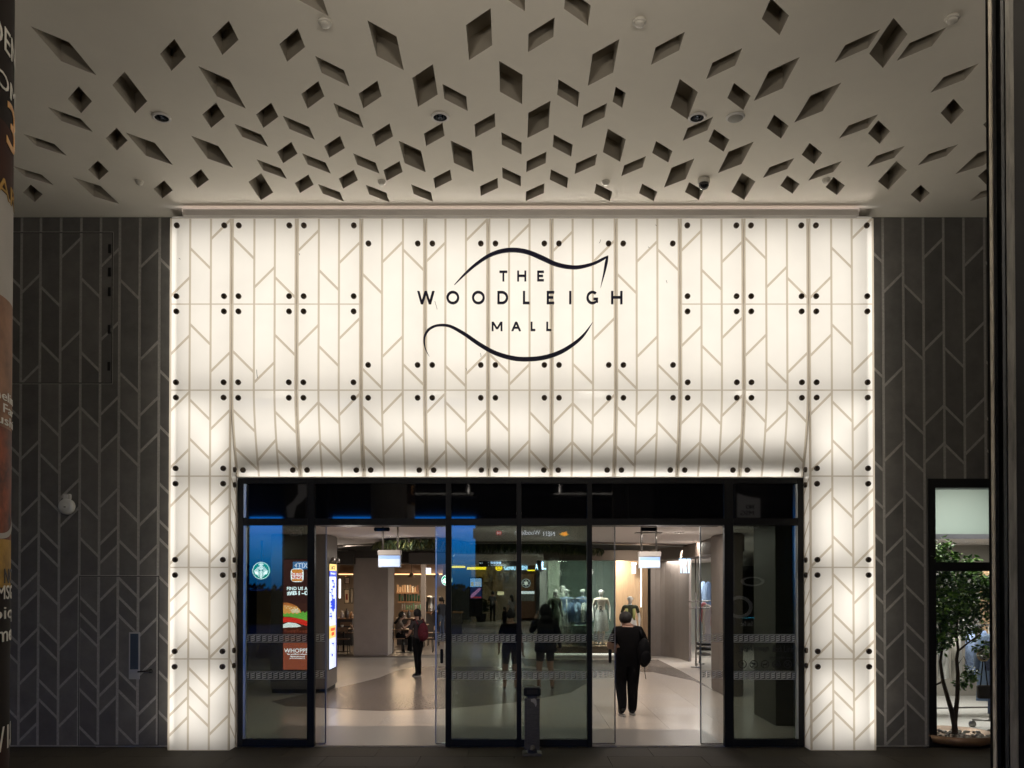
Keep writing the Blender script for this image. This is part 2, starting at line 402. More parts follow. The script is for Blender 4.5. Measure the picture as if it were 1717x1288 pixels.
lwall = thing('patterned_wall', 'dark grey wall with herringbone plates, a flush door and a high hatch beside the glowing panels', 'wall')
m2 = MB(); m2.box(-CX, on_y(283, 800, 0).x + .001, WY, WY + .25, 0, CZ - .002); m2.build('backing', M_line, lwall)
hr, dr = rect(HATCH), rect(DOOR)
def leaf(name, r, par):
    m3 = MB(); m3.box(r[0] + .010, r[1] - .010, WY - .0035, WY - .001, r[2] + .010, r[3] - .010)
    seam = MB(); w = .010
    seam.box(r[0], r[1], WY - .005, WY - .0045 + .006, r[3] - w, r[3]); seam.box(r[0], r[1], WY - .005, WY + .0015, r[2], r[2] + w)
    seam.box(r[0], r[0] + w, WY - .005, WY + .0015, r[2] + w, r[3] - w); seam.box(r[1] - w, r[1], WY - .005, WY + .0015, r[2] + w, r[3] - w)
    lf = m3.build(name, M_line, par); seam.build('seam', M_seam, lf); return lf
hatch = leaf('hatch', hr, lwall); sdoor = leaf('door', dr, lwall)
for py in (418, 457, 490, 553, 615):
    z = wallz(py); MB().box(hr[1] - .055, hr[1] - .02, WY - .022, WY - .0075, z - .06, z + .06).build('hinge', M_black, hatch)
build_wall(LW, lwall, [(hr, hatch), (dr, sdoor)], None)
# vision panel and lever handle
a, b = on_y(219, 1062, WY), on_y(233, 1137, WY)
mv = MB(); mv.box(a.x - .015, b.x + .015, WY - .016, WY - .0075, b.z - .015, a.z + .015); mv.build('vision_panel', mat('pale_alu', (.34, .34, .33), .45, metal=.3), sdoor)
MB().box(a.x + .004, b.x - .004, WY - .019, WY - .0165, b.z + .12, a.z - .005).build('vision_glass', mat('glass_reflect_tint', (.05, .065, .09), .06, spec=.8), sdoor)  # bluish reflection is put into the glass colour
MB().box(a.x + .002, b.x - .002, WY - .026, WY - .0195, b.z + .0, b.z + .10).build('lock_box', mat('pale_alu', (.34, .34, .33), .45), sdoor)
h = on_y(250, 1125, WY); mh = MB(); mh.lathe([(.028, 0), (.028, .012), (.012, .014), (.012, .055)], (h.x + .03, WY - .0075, h.z), 16, 'y')
mh.tube([(h.x + .03, WY - .058, h.z), (h.x - .05, WY - .06, h.z), (h.x - .13, WY - .058, h.z - .006)], .011); mh.build('handle', M_black, sdoor)

rwall = thing('patterned_wall', 'dark grey herringbone wall above and beside the black framed shop window', 'wall')
wr = rect(WIN)
m2 = MB(); x0 = on_y(1467, 800, 0).x - .001
m2.box(x0, wr[0], WY, WY + .25, 0, CZ - .002); m2.box(wr[0], wr[1], WY, WY + .25, wr[3], CZ - .002); m2.box(wr[0], wr[1], WY, WY + .25, 0, wr[2]); m2.box(wr[1], CX, WY, WY + .25, 0, CZ - .002)
m2.build('backing', M_line, rwall)
build_wall(RW, rwall, [], wr)

# side and rear surroundings, seen only as reflections in the door glass
M_conc = mat('dusk_concrete', (.10, .10, .10), .85, noise=.15, nscale=2)
for sx, lab in ((-1, 'plain grey side wall of the drop off bay behind the advertising pillar'), (1, 'plain grey side wall of the drop off bay behind the metal column')):
    MB().box(min(sx * 14.5, sx * 14.9), max(sx * 14.5, sx * 14.9), CY0 if sx > 0 else -26, WY, 0, CZ - .002).build('side_wall', M_conc, label=lab, cat='wall')

# ================================================================== GLOWING FACADE
M_panel = translucent('backlit_glass', (.92, .89, .825), (.62, .59, .52), .16, .04, .03)
M_print = translucent('printed_line', (.62, .55, .445), (.48, .42, .33), .22, .03, .06)
M_edge = M_print
M_stud = mat('bronze_stud', (.085, .066, .052), .30, metal=.75, noise=.3, nscale=40)
def fx(px): return on_y(px, 800, 0).x
def fz(py): return on_y(PX, py, 0).z
cols = [(283, 386.2, 317, 352), (387.8, 495.5, 425, 459.5), (497.2, 604, 533.5, 567.5), (605.8, 711.5, 640, 675), (713.3, 817.5, 746.5, 781), (819.3, 924.2, 853.5, 888),
        (926, 1032.2, 960.5, 994.5), (1034, 1140, 1068, 1103), (1141.8, 1247, 1177, 1211), (1248.8, 1356.2, 1286, 1321), (1358, 1467, 1395.5, 1430)]
DG = [
 ['/480.8 /578.5 /673.5 /769 /834 /930 /993 /1024.5 /1087 /1154.6 /1185 /1218.5', '\\433.5 \\560.6 \\687 \\752.5 \\847 \\910.5 \\975 \\1041 \\1072 \\1137 \\1169 \\1201', '/384.7 /607 /704 /767 /830.5 /863.6 /926.7 /989 /1055 /1087 /1152 /1215.8'],
 ['\\416 \\606.4 \\704.4 \\766.7', '/465 /624.7 /752.5', '\\482 \\578.5 \\707 \\769'],
 ['/403.7 /562.5 /691.8 /754', '\\469.7 \\597 \\692 \\756', '/423.8 /551 /678 /741.7'],
 ['\\475.6 \\634.4 \\697.7 \\761.4', '/422.7 /581.5 /676 /741.7', '\\436 \\628 \\723'],
 ['/422.7 /676 /769', '\\630.6 \\691 \\754', '/386 /610 /705 /768.5'],
 ['\\610 \\705 \\767', '/393 /628 /754', '\\708 \\769.6'],
 ['/405 /693 /756', '\\627 \\693 \\756', '/421.6 /551.6 /680 /743'],
 ['\\475.6 \\635.5 \\698.5 \\762', '/422 /581.5 /678 /742.4', '\\435.8 \\629 \\724'],
 ['/404 /563.8 /693 /756.4', '\\469 \\596.4 \\693.5 \\758', '/422.7 /550 /680 /744'],
 ['\\416 /579 \\689 \\752.6', '/464.7 \\625.5 /705.6', '\\482.6 /608.4 \\690 \\754.5'],
 ['/482 /579 /677 /772 /837 /932 /1000 /1030.5 /1091.6 /1159.5 /1193 /1224.6', '\\432 \\561 \\690 \\755 \\851 \\916 \\979.6 \\1046 \\1078 \\1143 \\1175 \\1209', '/383 /608 /705 /770 /837 /868 /932.7 /995 /1061 /1091.6 /1157.5 /1224.6']]
ZT, Z1, Z2, Z3, Z4, Z5, ZB = fz(366), fz(510), fz(654.3), fz(798.5), fz(951.5), fz(1105), 0.0
REC = .25                                # how far the curved canopy runs back to the door plane
def curve_y(z):
    t = min(1, max(0, (Z2 - z) / (Z2 - ZC))); return REC * t ** 1.7
ZC = on_y(PX, 800, REC).z               # lower edge of the curved canopy
facade = thing('glowing_facade', 'cream backlit glass panel facade with herringbone lines framing the mall entrance', 'facade')
stud_me = MB().lathe([(.0375, 0), (.0375, .022), (.033, .030), (.018, .032), (.016, .028), (.0, .028)], (0, 0, 0), 18, 'y').mesh('stud', M_stud)
GAP = .0005
def panel(ci, zlo, zhi, curved=False, studs=True, sz=None):
    a, b, s1, s2 = cols[ci]; e0 = .0045 if ci else 0; e1 = .0045 if ci < 10 else 0; xs = [fx(a) - e0, fx(s1), fx(s2), fx(b) + e1]
    m = MB(); bh = .0135
    def emit(poly, mi):
        if area(poly) < 1e-6: return
        if not curved:
            p = poly if mi < 0 else poly
            m.add([(q[0], 0, q[1]) for q in ccw(p)], [tuple(range(len(p)))], mi); return
        n = 10; h = (zhi - zlo) / n
        for k in range(n):
            c = clip_rect(poly, -99, 99, zlo + k * h, zlo + (k + 1) * h)
            if c: m.add([(q[0], curve_y(q[1]), q[1]) for q in ccw(c)], [tuple(range(len(c)))], mi)
    for k in range(3):
        x0, x1 = xs[k], xs[k + 1]
        l = x0 + (.026 if k == 0 else bh); r = x1 - (.026 if k == 2 else bh)
        zl, zh = zlo + GAP + .007, zhi - GAP - .007
        for x, y in ((x0, l), (r, x1)): emit([(x, zl), (y, zl), (y, zh), (x, zh)], 1)
        emit([(x0, zlo + GAP), (x1, zlo + GAP), (x1, zl), (x0, zl)], 1); emit([(x0, zh), (x1, zh), (x1, zhi - GAP), (x0, zhi - GAP)], 1)
        dg = [(s, fz(y)) for s, y in parse(DG[ci][k]) if abs(fz(y) - (zlo + zhi) / 2) < (zhi - zlo) / 2 + .25]
        for poly, band in strip_cells(l, r, zl, zh, dg, .0215): emit(poly, 1 if band else 0)
    X0, X3 = xs[0], xs[3]
    # glass thickness: edge faces running back 12 mm
    def yy(z): return curve_y(z) if curved else 0
    zs = [zlo + GAP + (zhi - zlo - 2 * GAP) * k / 10 for k in range(11)] if curved else [zlo + GAP, zhi - GAP]
    for X in (X0, X3):
        for k in range(len(zs) - 1):
            z0, z1 = zs[k], zs[k + 1]; m.add([(X, yy(z0), z0), (X, yy(z0) + .012, z0), (X, yy(z1) + .002, z1), (X, yy(z1), z1)], [(0, 1, 2, 3)], 2)
    for z in (zs[0], zs[-1]): m.add([(X0, yy(z), z), (X3, yy(z), z), (X3, yy(z) + .002, z), (X0, yy(z) + .002, z)], [(0, 1, 2, 3)], 2)
    o = m.build('panel', [M_panel, M_print, M_edge], facade)
    szs = sz or (zhi - .102, zlo + .102)
    for z in szs:
        for X in (X0 + .095, X3 - .095):
            s = link('stud', stud_me, o); s.location = (X, yy(z), z)
            if curved: s.rotation_euler = (math.atan2(curve_y(z - .02) - curve_y(z + .02), .04) * -1, 0, 0)
    return o
def ccw(p):
    a = sum(p[i][0] * p[(i + 1) % len(p)][1] - p[(i + 1) % len(p)][0] * p[i][1] for i in range(len(p)))
    return p if a > 0 else p[::-1]
for ci in range(11):
    side = ci < 3 or ci > 7
    if side: panel(ci, Z1, ZT); panel(ci, Z2, Z1)
    else: panel(ci, Z2, ZT, sz=(fz(409), fz(612.5)))
    if ci in (0, 10):
        panel(ci, Z3, Z2); panel(ci, Z4, Z3); panel(ci, Z5, Z4); panel(ci, ZB + .006, Z5, sz=(Z5 - .102,))
    else: panel(ci, ZC, Z2, curved=True, sz=(Z2 - .105, ZC + .085))
# return panels on the inner faces of the two piers
for X, sg in ((fx(386.5), 1), (fx(1357.7), -1)):
    rows = [(ZB + .006, Z5), (Z5, Z4), (Z4, Z3), (Z3, Z2)]
    for zlo, zhi in rows:
        m = MB(); n = 8 if zhi == Z2 else 1
        for k in range(n):
            za, zb = zlo + GAP + (zhi - zlo - 2 * GAP) * k / n, zlo + GAP + (zhi - zlo - 2 * GAP) * (k + 1) / n
            ya, yb = (REC - .004, REC - .004) if n == 1 else (min(REC - .004, curve_y(za) - .004), curve_y(zb) - .004)
            if yb < .012: continue
            for (p0, p1, q0, q1, mi) in ((.003, .02, .003, .02, 1), (.02, ya - .02, .02, yb - .02, 0), (ya - .02, ya, yb - .02, yb, 1)):
                if p1 <= p0 or q1 <= q0: p1 = max(p0, p1); q1 = max(q0, q1)
                m.add([(X, p0, za), (X, p1, za), (X, q1, zb), (X, q0, zb)], [(0, 1, 2, 3)], mi)
        if n == 1:
            # herringbone lines on the return
            for q in range(4):
                z = zlo + (zhi - zlo) * (.16 + .24 * q); m.add([(X + sg * .001, .02, z + .11), (X + sg * .001, REC - .024, z - .09), (X + sg * .001, REC - .024, z - .05), (X + sg * .001, .02, z + .15)], [(0, 1, 2, 3)], 1)
        o = m.build('return_panel', [M_panel, M_print, M_edge], facade)
        for z in ((zhi - .102, zlo + .102) if zlo > .1 else (zhi - .102,)):
            if zhi == Z2 and z > Z3 + .3: continue
            s = link('stud', stud_me, o); s.location = (X, .13, z); s.rotation_euler = (0, 0, R(90) * sg)
# fascia, cove and light box carcass
xL, xR = fx(283), fx(1467)
MB().box(fx(308), fx(1438), -.085, -.004, fz(365.5), fz(355.5)).build('fascia', M_fascia, facade)
MB().box(fx(303), fx(1443), .0, .05, fz(355.5) + .001, CZ - .002).build('cove_back', M_fascia, facade)
MB().box(fx(308) + .002, fx(1438) - .002, -.004, .0, fz(365.5) + .003, fz(355.5) - .003).build('fascia_clip', M_black, facade)
M_box = mat('light_box_white', (.8, .79, .76), .7)
cb = MB(); BY = .50
cb.box(xL, xR, BY, BY + .03, ZC - .0, CZ)                       # back above the door
cb.box(xL, xR, .06, BY, ZT + .03, ZT + .05)
for a, b in ((xL, fx(386.5)), (fx(1357.7), xR)): cb.box(a, b, WY - .02, WY, 0, ZC - .01)
side = MB()
for X in (xL + .004, xR - .004): side.add([(X, .010, .01), (X, WY - .001, .01), (X, WY - .001, ZT), (X, .010, ZT)], [(0, 1, 2, 3)])
side_o = side.build('side_glass', M_panel, facade)
cb.build('light_box', M_box, facade)
def alamp(name, loc, sx, sy, power, col=(1, .90, .76), rot=(R(-90), 0, 0), spread=180):
    l = bpy.data.lights.new(name, 'AREA'); l.shape = 'RECTANGLE'; l.size = sx; l.size_y = sy; l.energy = power; l.color = col; l.spread = R(spread)
    o = bpy.data.objects.new(name, l); COL.objects.link(o); o.location = loc; o.rotation_euler = rot; return o
LANE_FILL = 80; UP_FILL = 300
LEDC = (1, .955, .905)
LP = 3.82                                 # watts per square metre of LED sheet
TOFRONT = (R(-90), 0, 0)                 # area lamps shine towards -Y
for ci, (a, b, _, _) in enumerate(cols):
    x0, x1 = fx(a), fx(b); xc = (x0 + x1) / 2; w = (x1 - x0) * .96
    zt, zb = fz(382), fz(641)
    alamp('led_sheet', (xc, .30, (zt + zb) / 2), w, zt - zb, LP * w * (zt - zb) * 1.08, LEDC, TOFRONT)
    if 0 < ci < 10:
        zt, zb = fz(672), fz(738)
        alamp('led_bar', (xc + random.uniform(-.05, .05), .34, (zt + zb) / 2), w, zt - zb, LP * w * (zt - zb) * 1.42, LEDC, TOFRONT)
        alamp('led_bar', (xc, .46, fz(790)), w, .16, LP * w * .16 * 7.5, LEDC, TOFRONT)
for a, b in ((283, 386), (1358, 1467)):
    for z0, z1 in ((.10, Z5 - .12), (Z5 + .12, Z4 - .12), (Z4 + .12, Z3 - .12), (Z3 + .12, Z2 - .12)):
        alamp('led_sheet', ((fx(a) + fx(b)) / 2, .24, (z0 + z1) / 2), .72, z1 - z0, LP * .72 * (z1 - z0) * 1.02, LEDC, TOFRONT)
    for k, (px, py) in enumerate(((.30, 690), (.72, 745), (.74, 868), (.74, 915), (.3, 985), (.3, 1030), (.72, 1150), (.3, 1195))):
        q = px if a < 800 else 1 - px
        x = fx(a + (b - a) * q)
        alamp('led_module', (x, .205, fz(py)), .30, .34, LP * .30 * .34 * .60, LEDC, TOFRONT)
for X, ry in ((fx(283) + .10, 90), (fx(1467) - .10, -90)):
    alamp('side_led', (X, .15, 3.55), 6.8, .2, LP * 6.8 * .2 * 2.2, LEDC, (0, R(ry), 0))
alamp('cove_lamp', ((xL + xR) / 2, -.045, fz(355.5) + .006), (xR - xL) * .98, .03, 1.7, (1, .85, .80), (R(120), 0, 0))
for k in range(20):
    w = (xR - xL) * .97 / 20; alamp('cove_wash', (xL + (xR - xL) * .015 + w * (k + .5), -.06, fz(355.5) + .025), w, .035, 3.4 / 20, (1, .90, .79), (R(180 + 88), 0, 0), 24)

# added fill lamps behind the camera, shaped as canopy downlights
for x in (-7.5, -2.5, 2.5, 7.5):
    t = thing('lane_fill', {-7.5: 'leftmost', -2.5: 'second from left', 2.5: 'second from right', 7.5: 'rightmost'}[x] + ' of the added fill lamps over the lane behind the view', 'ceiling light', (x, -16.5, CZ), group='added fill lamps over the drop off lane')
    MB().lathe([(.20, 0), (.20, -.03), (.17, -.035)], n=24, cap=False).build('rim', mat('lane_fill_rim', (.7, .68, .64), .4), t)
    MB().lathe([(.165, -.028), (0, -.03)], n=24).build('lens', emat('lane_fill_lens', (1, .9, .78), 1.2), t)
    alamp('lane_fill_lamp', (x, -16.5, CZ - .06), .6, .6, LANE_FILL, (1, .92, .82), (R(38), 0, 0))

for x in (-2.2, 2.2):  # added uplights out of view, to brighten the canopy ceiling
    t = thing('fill_uplight', 'added pendant fill uplight over the lane behind the view, ' + ('on the banner pillar side' if x < 0 else 'on the metal column side'), 'light', (x, -10.6, 4.5), group='added fill uplights over the lane')
    MB().cbox((0, 0, 0), (2.4, .16, .10)).build('housing', M_black, t); MB().cbox((0, 0, .053), (2.3, .12, .004)).build('diffuser', emat('fill_diffuser', (1, .9, .78), 5), t)
    for q in (-1, 1): MB().tube([(q, 0, .055), (q, 0, CZ - 4.5)], .008).build('rod', M_black, t)
    alamp('fill_uplight_lamp', (x, -10.6, 4.60), 2.2, .12, UP_FILL, (1, .90, .78), (R(180), 0, 0))

# scuffs and scratches on the glass panels
sc = random.Random(4); m = MB()
for px, py, dx_, dy_ in ((729, 505, 4, 14), (806, 592, 0, 7), (298, 433, 3, 2), (430, 620, 1, 14), (1005, 408, 3, -6), (781, 617, 1, 5), (1118, 470, 1, 5), (1100, 377, 2, 2), (1087, 414, 3, 2), (500, 425, 1, 3)):
    q = [(fx(px + dx_ * t + sc.uniform(-.5, .5)), -.0012, fz(py + dy_ * t)) for t in (0, .3, .6, 1)]; m.tube(q, .003, 5)
m.build('scuff_mark', mat('scuff', (.10, .09, .08), .8), facade, kind='stuff')
# ================================================================== MALL SIGN
M_navy = mat('navy_letter', (.015, .016, .060), .5, spec=.3)
sign = thing('mall_sign', 'dark navy lettering between two sweeping brush curves on the glowing panels', 'sign', (0, 0, 0))
def glyph(ch, w, h, t):
    """letter strokes as polygons in a w x h box, stroke t"""
    S = []
    def bar(x0, z0, x1, z1): S.append([(x0, z0), (x1, z0), (x1, z1), (x0, z1)])
    def dia(xa, za, xb, zb, t_): S.append([(xa - t_ / 2, za), (xa + t_ / 2, za), (xb + t_ / 2, zb), (xb - t_ / 2, zb)])
    def arc(cx, cz, rx, rz, a0, a1, n):
        for k in range(n):
            A, B_ = R(a0 + (a1 - a0) * k / n), R(a0 + (a1 - a0) * (k + 1) / n)
            S.append([(cx + rx * math.cos(A), cz + rz * math.sin(A)), (cx + rx * math.cos(B_), cz + rz * math.sin(B_)), (cx + (rx - t) * math.cos(B_), cz + (rz - t) * math.sin(B_)), (cx + (rx - t) * math.cos(A), cz + (rz - t) * math.sin(A))])
    if ch == 'T': bar(0, h - t, w, h); bar(w / 2 - t / 2, 0, w / 2 + t / 2, h - t)
    elif ch == 'H': bar(0, 0, t, h); bar(w - t, 0, w, h); bar(t, h * .52 - t / 2, w - t, h * .52 + t / 2)
    elif ch == 'E': bar(0, 0, t, h); bar(t, 0, w, t); bar(t, h - t, w, h); bar(t, h * .51 - t / 2, w * .88, h * .51 + t / 2)
    elif ch == 'L': bar(0, 0, t, h); bar(t, 0, w, t)
    elif ch == 'I': bar(w / 2 - t / 2, 0, w / 2 + t / 2, h)
    elif ch == 'O': arc(w / 2, h / 2, w / 2, h / 2 * 1.02, 0, 360, 36)
    elif ch == 'D': bar(0, 0, t, h); bar(t, 0, w * .42, t); bar(t, h - t, w * .42, h); arc(w * .42, h / 2, w * .58, h / 2, -90, 90, 20)
    elif ch == 'G': arc(w * .52, h / 2, w * .52, h / 2 * 1.02, 48, 312, 26); bar(w - t, h * .12, w, h * .48); bar(w * .60, h * .48 - t, w - t, h * .48)
    elif ch == 'W':
        q = t * .52
        for xa, xb in ((q, w * .27), (w * .5, w * .27), (w * .5, w * .73), (w - q, w * .73)): dia(xb, 0, xa, h, t * 1.08)
    elif ch == 'A': dia(t * .5, 0, w / 2, h, t * 1.08); dia(w - t * .5, 0, w / 2, h, t * 1.08); bar(w * .27, h * .26, w * .73, h * .26 + t * .9)
    elif ch == 'M': bar(0, 0, t, h); bar(w - t, 0, w, h); dia(w / 2, h * .22, t * .6, h, t * 1.05); dia(w / 2, h * .22, w - t * .6, h, t * 1.05)
    return S
def letters(word, spans, y0, y1, parent, m, Y=-.02, depth=.03, tk=.155):
    z0, z1 = on_y(PX, y1, 0).z, on_y(PX, y0, 0).z
    for ch, (a, b) in zip(word, spans):
        mb = MB(); w, h = fx(b) - fx(a), z1 - z0
        for k, poly in enumerate(glyph(ch, w, h, h * tk)): mb.prism([(fx(a) + x, z0 + z) for x, z in poly], Y - depth / 2 - .0004 * (k % 2 if len(poly) > 9 else k % 3), Y + depth / 2)
        mb.build('letter', m, parent)
letters('THE', [(837.4, 850.6), (867.2, 882.4), (900.8, 912)], 455.3, 472.5, sign, M_navy, tk=.18)
letters('WOODLEIGH', [(699.5, 728.5), (748.5, 770), (791.3, 812.8), (834, 852), (876.8, 888), (916.8, 929.3), (954.6, 957.9), (983.4, 1002.8), (1024.8, 1043.8)], 489.3, 510.8, sign, M_navy, tk=.17)
letters('MALL', [(824.4, 842.5), (857.6, 873.4), (889.8, 897.6), (916, 924)], 540.8, 555.8, sign, M_navy, tk=.205)
def swoosh(pts):
    """brush stroke: (x, y, width) in zoom6 pixels -> smooth solid ribbon"""
    P = [(600 + x / 2.6836, 340 + y / 2.6836, w / 2.6836) for x, y, w in pts]
    def cr(p0, p1, p2, p3, t): return tuple(.5 * (2 * b + (c - a) * t + (2 * a - 5 * b + 4 * c - d) * t * t + (3 * b - a - 3 * c + d) * t ** 3) for a, b, c, d in zip(p0, p1, p2, p3))
    S = []
    for i in range(len(P) - 1):
        for k in range(6): S.append(cr(P[max(i - 1, 0)], P[i], P[i + 1], P[min(i + 2, len(P) - 1)], k / 6))
    S.append(P[-1]); m = MB(); n = len(S); vs = []
    for i, s in enumerate(S):
        a, b = S[max(i - 1, 0)], S[min(i + 1, n - 1)]; dx, dy = b[0] - a[0], b[1] - a[1]; L = math.hypot(dx, dy) or 1
        nx, ny = -dy / L * max(.3, s[2]) / 2, dx / L * max(.3, s[2]) / 2
        for (X, Y) in ((s[0] + nx, s[1] + ny), (s[0] - nx, s[1] - ny)):
            for yy in (-.032, -.006): vs.append((fx(X), yy, fz(Y)))
    fs = []
    for i in range(n - 1):
        a, b = i * 4, i * 4 + 4
        fs += [(a, a + 2, b + 2, b), (a + 1, b + 1, b + 3, a + 3), (a, b, b + 1, a + 1), (a + 2, a + 3, b + 3, b + 2)]
    fs += [(0, 1, 3, 2), (4 * n - 4, 4 * n - 2, 4 * n - 1, 4 * n - 3)]
    m.add(vs, fs); m.build('swoosh', M_navy, sign)
swoosh([(434, 372, 1), (480, 325, 8), (530, 281, 12), (590, 241, 15), (650, 220, 18), (710, 216, 19), (770, 227, 19), (830, 252, 20), (890, 279, 18), (950, 292, 17), (1000, 292, 15), (1060, 277, 12), (1105, 255, 10), (1127, 242, 3)])
swoosh([(1124, 243, 6), (1119, 270, 13), (1110, 315, 9), (1100, 355, 5), (1093, 385, 1)])
swoosh([(321, 693, 1), (303, 655, 5), (299, 612, 8), (315, 577, 10), (345, 558, 9), (380, 553, 10), (420, 560, 12), (480, 593, 15), (550, 641, 17), (620, 679, 18), (700, 702, 19), (770, 706, 19), (840, 698, 19), (910, 675, 18), (975, 635, 15), (1020, 593, 10), (1057, 540, 1)])

# ================================================================== CEILING DEVICES
M_dl = mat('downlight_white', (.75, .73, .70), .4); M_refl = mat('downlight_reflector', (.10, .12, .16), .15, metal=1.0); M_det = mat('detector_plastic', (.66, .63, .56), .5)
for px, py, lab in ((271, 196, 'recessed downlight with mirror reflector at the left end of the canopy ceiling'), (738, 195, 'recessed downlight with mirror reflector near the middle of the canopy ceiling'), (1169, 196, 'recessed downlight with mirror reflector beside the flat ceiling disc')):
    c = on_z(px, py, CZ); d = thing('downlight', lab, 'ceiling light', (c.x, c.y, CZ), group='downlights in the canopy ceiling')
    MB().lathe([(.075, -.004), (.098, -.004), (.098, -.016), (.085, -.022), (.072, -.016)], n=28, cap=False).build('rim', M_dl, d)
    m = MB(); m.lathe([(.074, -.014), (.060, -.008), (.045, -.0055), (.02, -.0045), (.0, -.004)], n=28); m.build('reflector', M_refl, d)
    for k in range(3):
        m = MB(); m.cbox((-.035 + .035 * k, 0, -.012), (.004, .11 - .02 * abs(k - 1), .010)); m.build('louvre', M_black, d)
c = on_z(1233, 196, CZ); dd = thing('ceiling_disc', 'flat grey speaker disc in the canopy ceiling right of a downlight', 'speaker', (c.x, c.y, CZ))
MB().lathe([(.10, 0), (.10, -.012), (.088, -.02)], n=28).build('rim', M_dl, dd); MB().lathe([(.085, -.015), (.08, -.022), (0, -.023)], n=28).build('grille', mat('speaker_mesh', (.35, .34, .30), .7, bump=.5, bscale=400), dd)
for px, py, r, lab in ((545, 36, .062, 'small round detector under the canopy, left of the middle near the top'), (1072, 35, .062, 'small round detector under the canopy, right of the middle near the top'), (1597, 29, .062, 'small round detector under the canopy above the metal column end'),
                    (234, 304, .05, 'tiny round detector under the canopy over the dark wall with the hatch'), (640, 304, .05, 'tiny round detector under the canopy over the left of the lettering'), (1016, 304, .05, 'tiny round detector under the canopy over the right of the lettering'), (1385, 301, .05, 'tiny round detector under the canopy over the right glowing pier')):
    c = on_z(px, py, CZ); t = thing('detector', lab, 'detector', (c.x, c.y, CZ), group='round detectors under the canopy')
    MB().lathe([(r, 0), (r, -.016), (r * .93, -.022)], n=24).build('base', M_det, t); MB().lathe([(r * .8, -.022), (r * .72, -.04), (r * .3, -.046), (0, -.046)], n=24).build('head', M_det, t)
c = on_z(1180, 300, CZ); t = thing('dome_camera', 'dark dome security camera hanging under the canopy by the fascia', 'security camera', (c.x, c.y, CZ))
MB().lathe([(.075, 0), (.075, -.05), (.068, -.06)], n=24).build('housing', M_det, t); MB().lathe([(.064, -.06), (.062, -.09), (.045, -.12), (.02, -.133), (0, -.136)], n=24).build('dome', mat('smoked_dome', (.02, .02, .022), .08, spec=.8), t)

# ================================================================== WALL LOUDSPEAKER
a = on_y(115, 850, WY); t = thing('alarm_speaker', 'pale round alarm speaker on a bracket on the dark wall above the flush door', 'alarm', (a.x, WY - .004, a.z))
MB().lathe([(.095, .0), (.108, .02), (.108, .06), (.095, .085), (.06, .095), (0, .097)], n=28, axis='y').build('body', mat('speaker_grey', (.52, .52, .49), .5), t)
bevel(MB().cbox((.0, -.035, .135), (.10, .06, .075)).build('bracket', mat('bracket_grey', (.50, .49, .46), .45), t), .008)
MB().cbox((.0, -.068, .135), (.05, .006, .04)).build('label_plate', mat('plate_white', (.6, .6, .58), .5), t)
MB().cbox((.0, -.099, -.01), (.03, .004, .012)).build('badge', M_black, t)

# ================================================================== ENTRANCE FRAME AND GLASS
DY = .25
M_glass = glassmat('door_glass', (.60, .655, .62), .05)
M_leaf = glassmat('sliding_glass', (.88, .90, .90), .0)
M_spand = mat('spandrel_glass', (.006, .006, .008), .03, spec=1.0, coat=.4)
M_film = mat('frosted_film', (.72, .74, .72), .8, spec=.1)
def dx(px): return on_y(px, 1000, DY).x
def dz(py): return on_y(PX, py, DY).z
frame = thing('entrance_frame', 'black metal framed glass entrance screen under the glowing panels', 'door frame')
zt, z880, z870 = ZC - .012, dz(880.5), dz(869.5)
for a, b in ((398.3, 408), (515, 527), (747, 756.5), (866, 874.5), (984.5, 993), (1215, 1230), (1338, 1348)):
    bevel(MB().box(dx(a), dx(b), DY, DY + .10, .004, zt).build('mullion', M_black, frame), .004, 1)
bays = ((408, 515), (527, 747), (756.5, 866), (874.5, 984.5), (993, 1215), (1230, 1338))
for i, (a, b) in enumerate(bays):
    fixed = i in (0, 2, 3, 5)
    MB().box(dx(a), dx(b), DY + .005, DY + .095, zt - .075, zt).build('head_rail', M_black, frame)
    MB().box(dx(a), dx(b), DY + .002, DY + .098, z880, z870).build('transom', M_black, frame)
    MB().box(dx(a) + .001, dx(b) - .001, DY + .042, DY + .052, z870, zt - .075).build('spandrel', M_spand, frame)
    if fixed:
        MB().box(dx(a), dx(b), DY + .005, DY + .095, .005, dz(1240)).build('sill_rail', M_black, frame)
        MB().box(dx(a) + .001, dx(b) - .001, DY + .045, DY + .055, dz(1240), z880).build('glass_pane', M_glass, frame)
    else:
        MB().box(dx(a), dx(b), DY + .02, DY + .45, z880 + .004, z880 + .03).build('track', M_black, frame)
for a, b in ((408.4, 412.6), (1334, 1337.6)):
    for z0, z1 in ((dz(1240), z880), (z870, zt - .075)):
        MB().box(dx(a), dx(b), DY - .012, DY + .04, z0 + .01, z1 - .01).build('edge_trim', M_silver, frame)
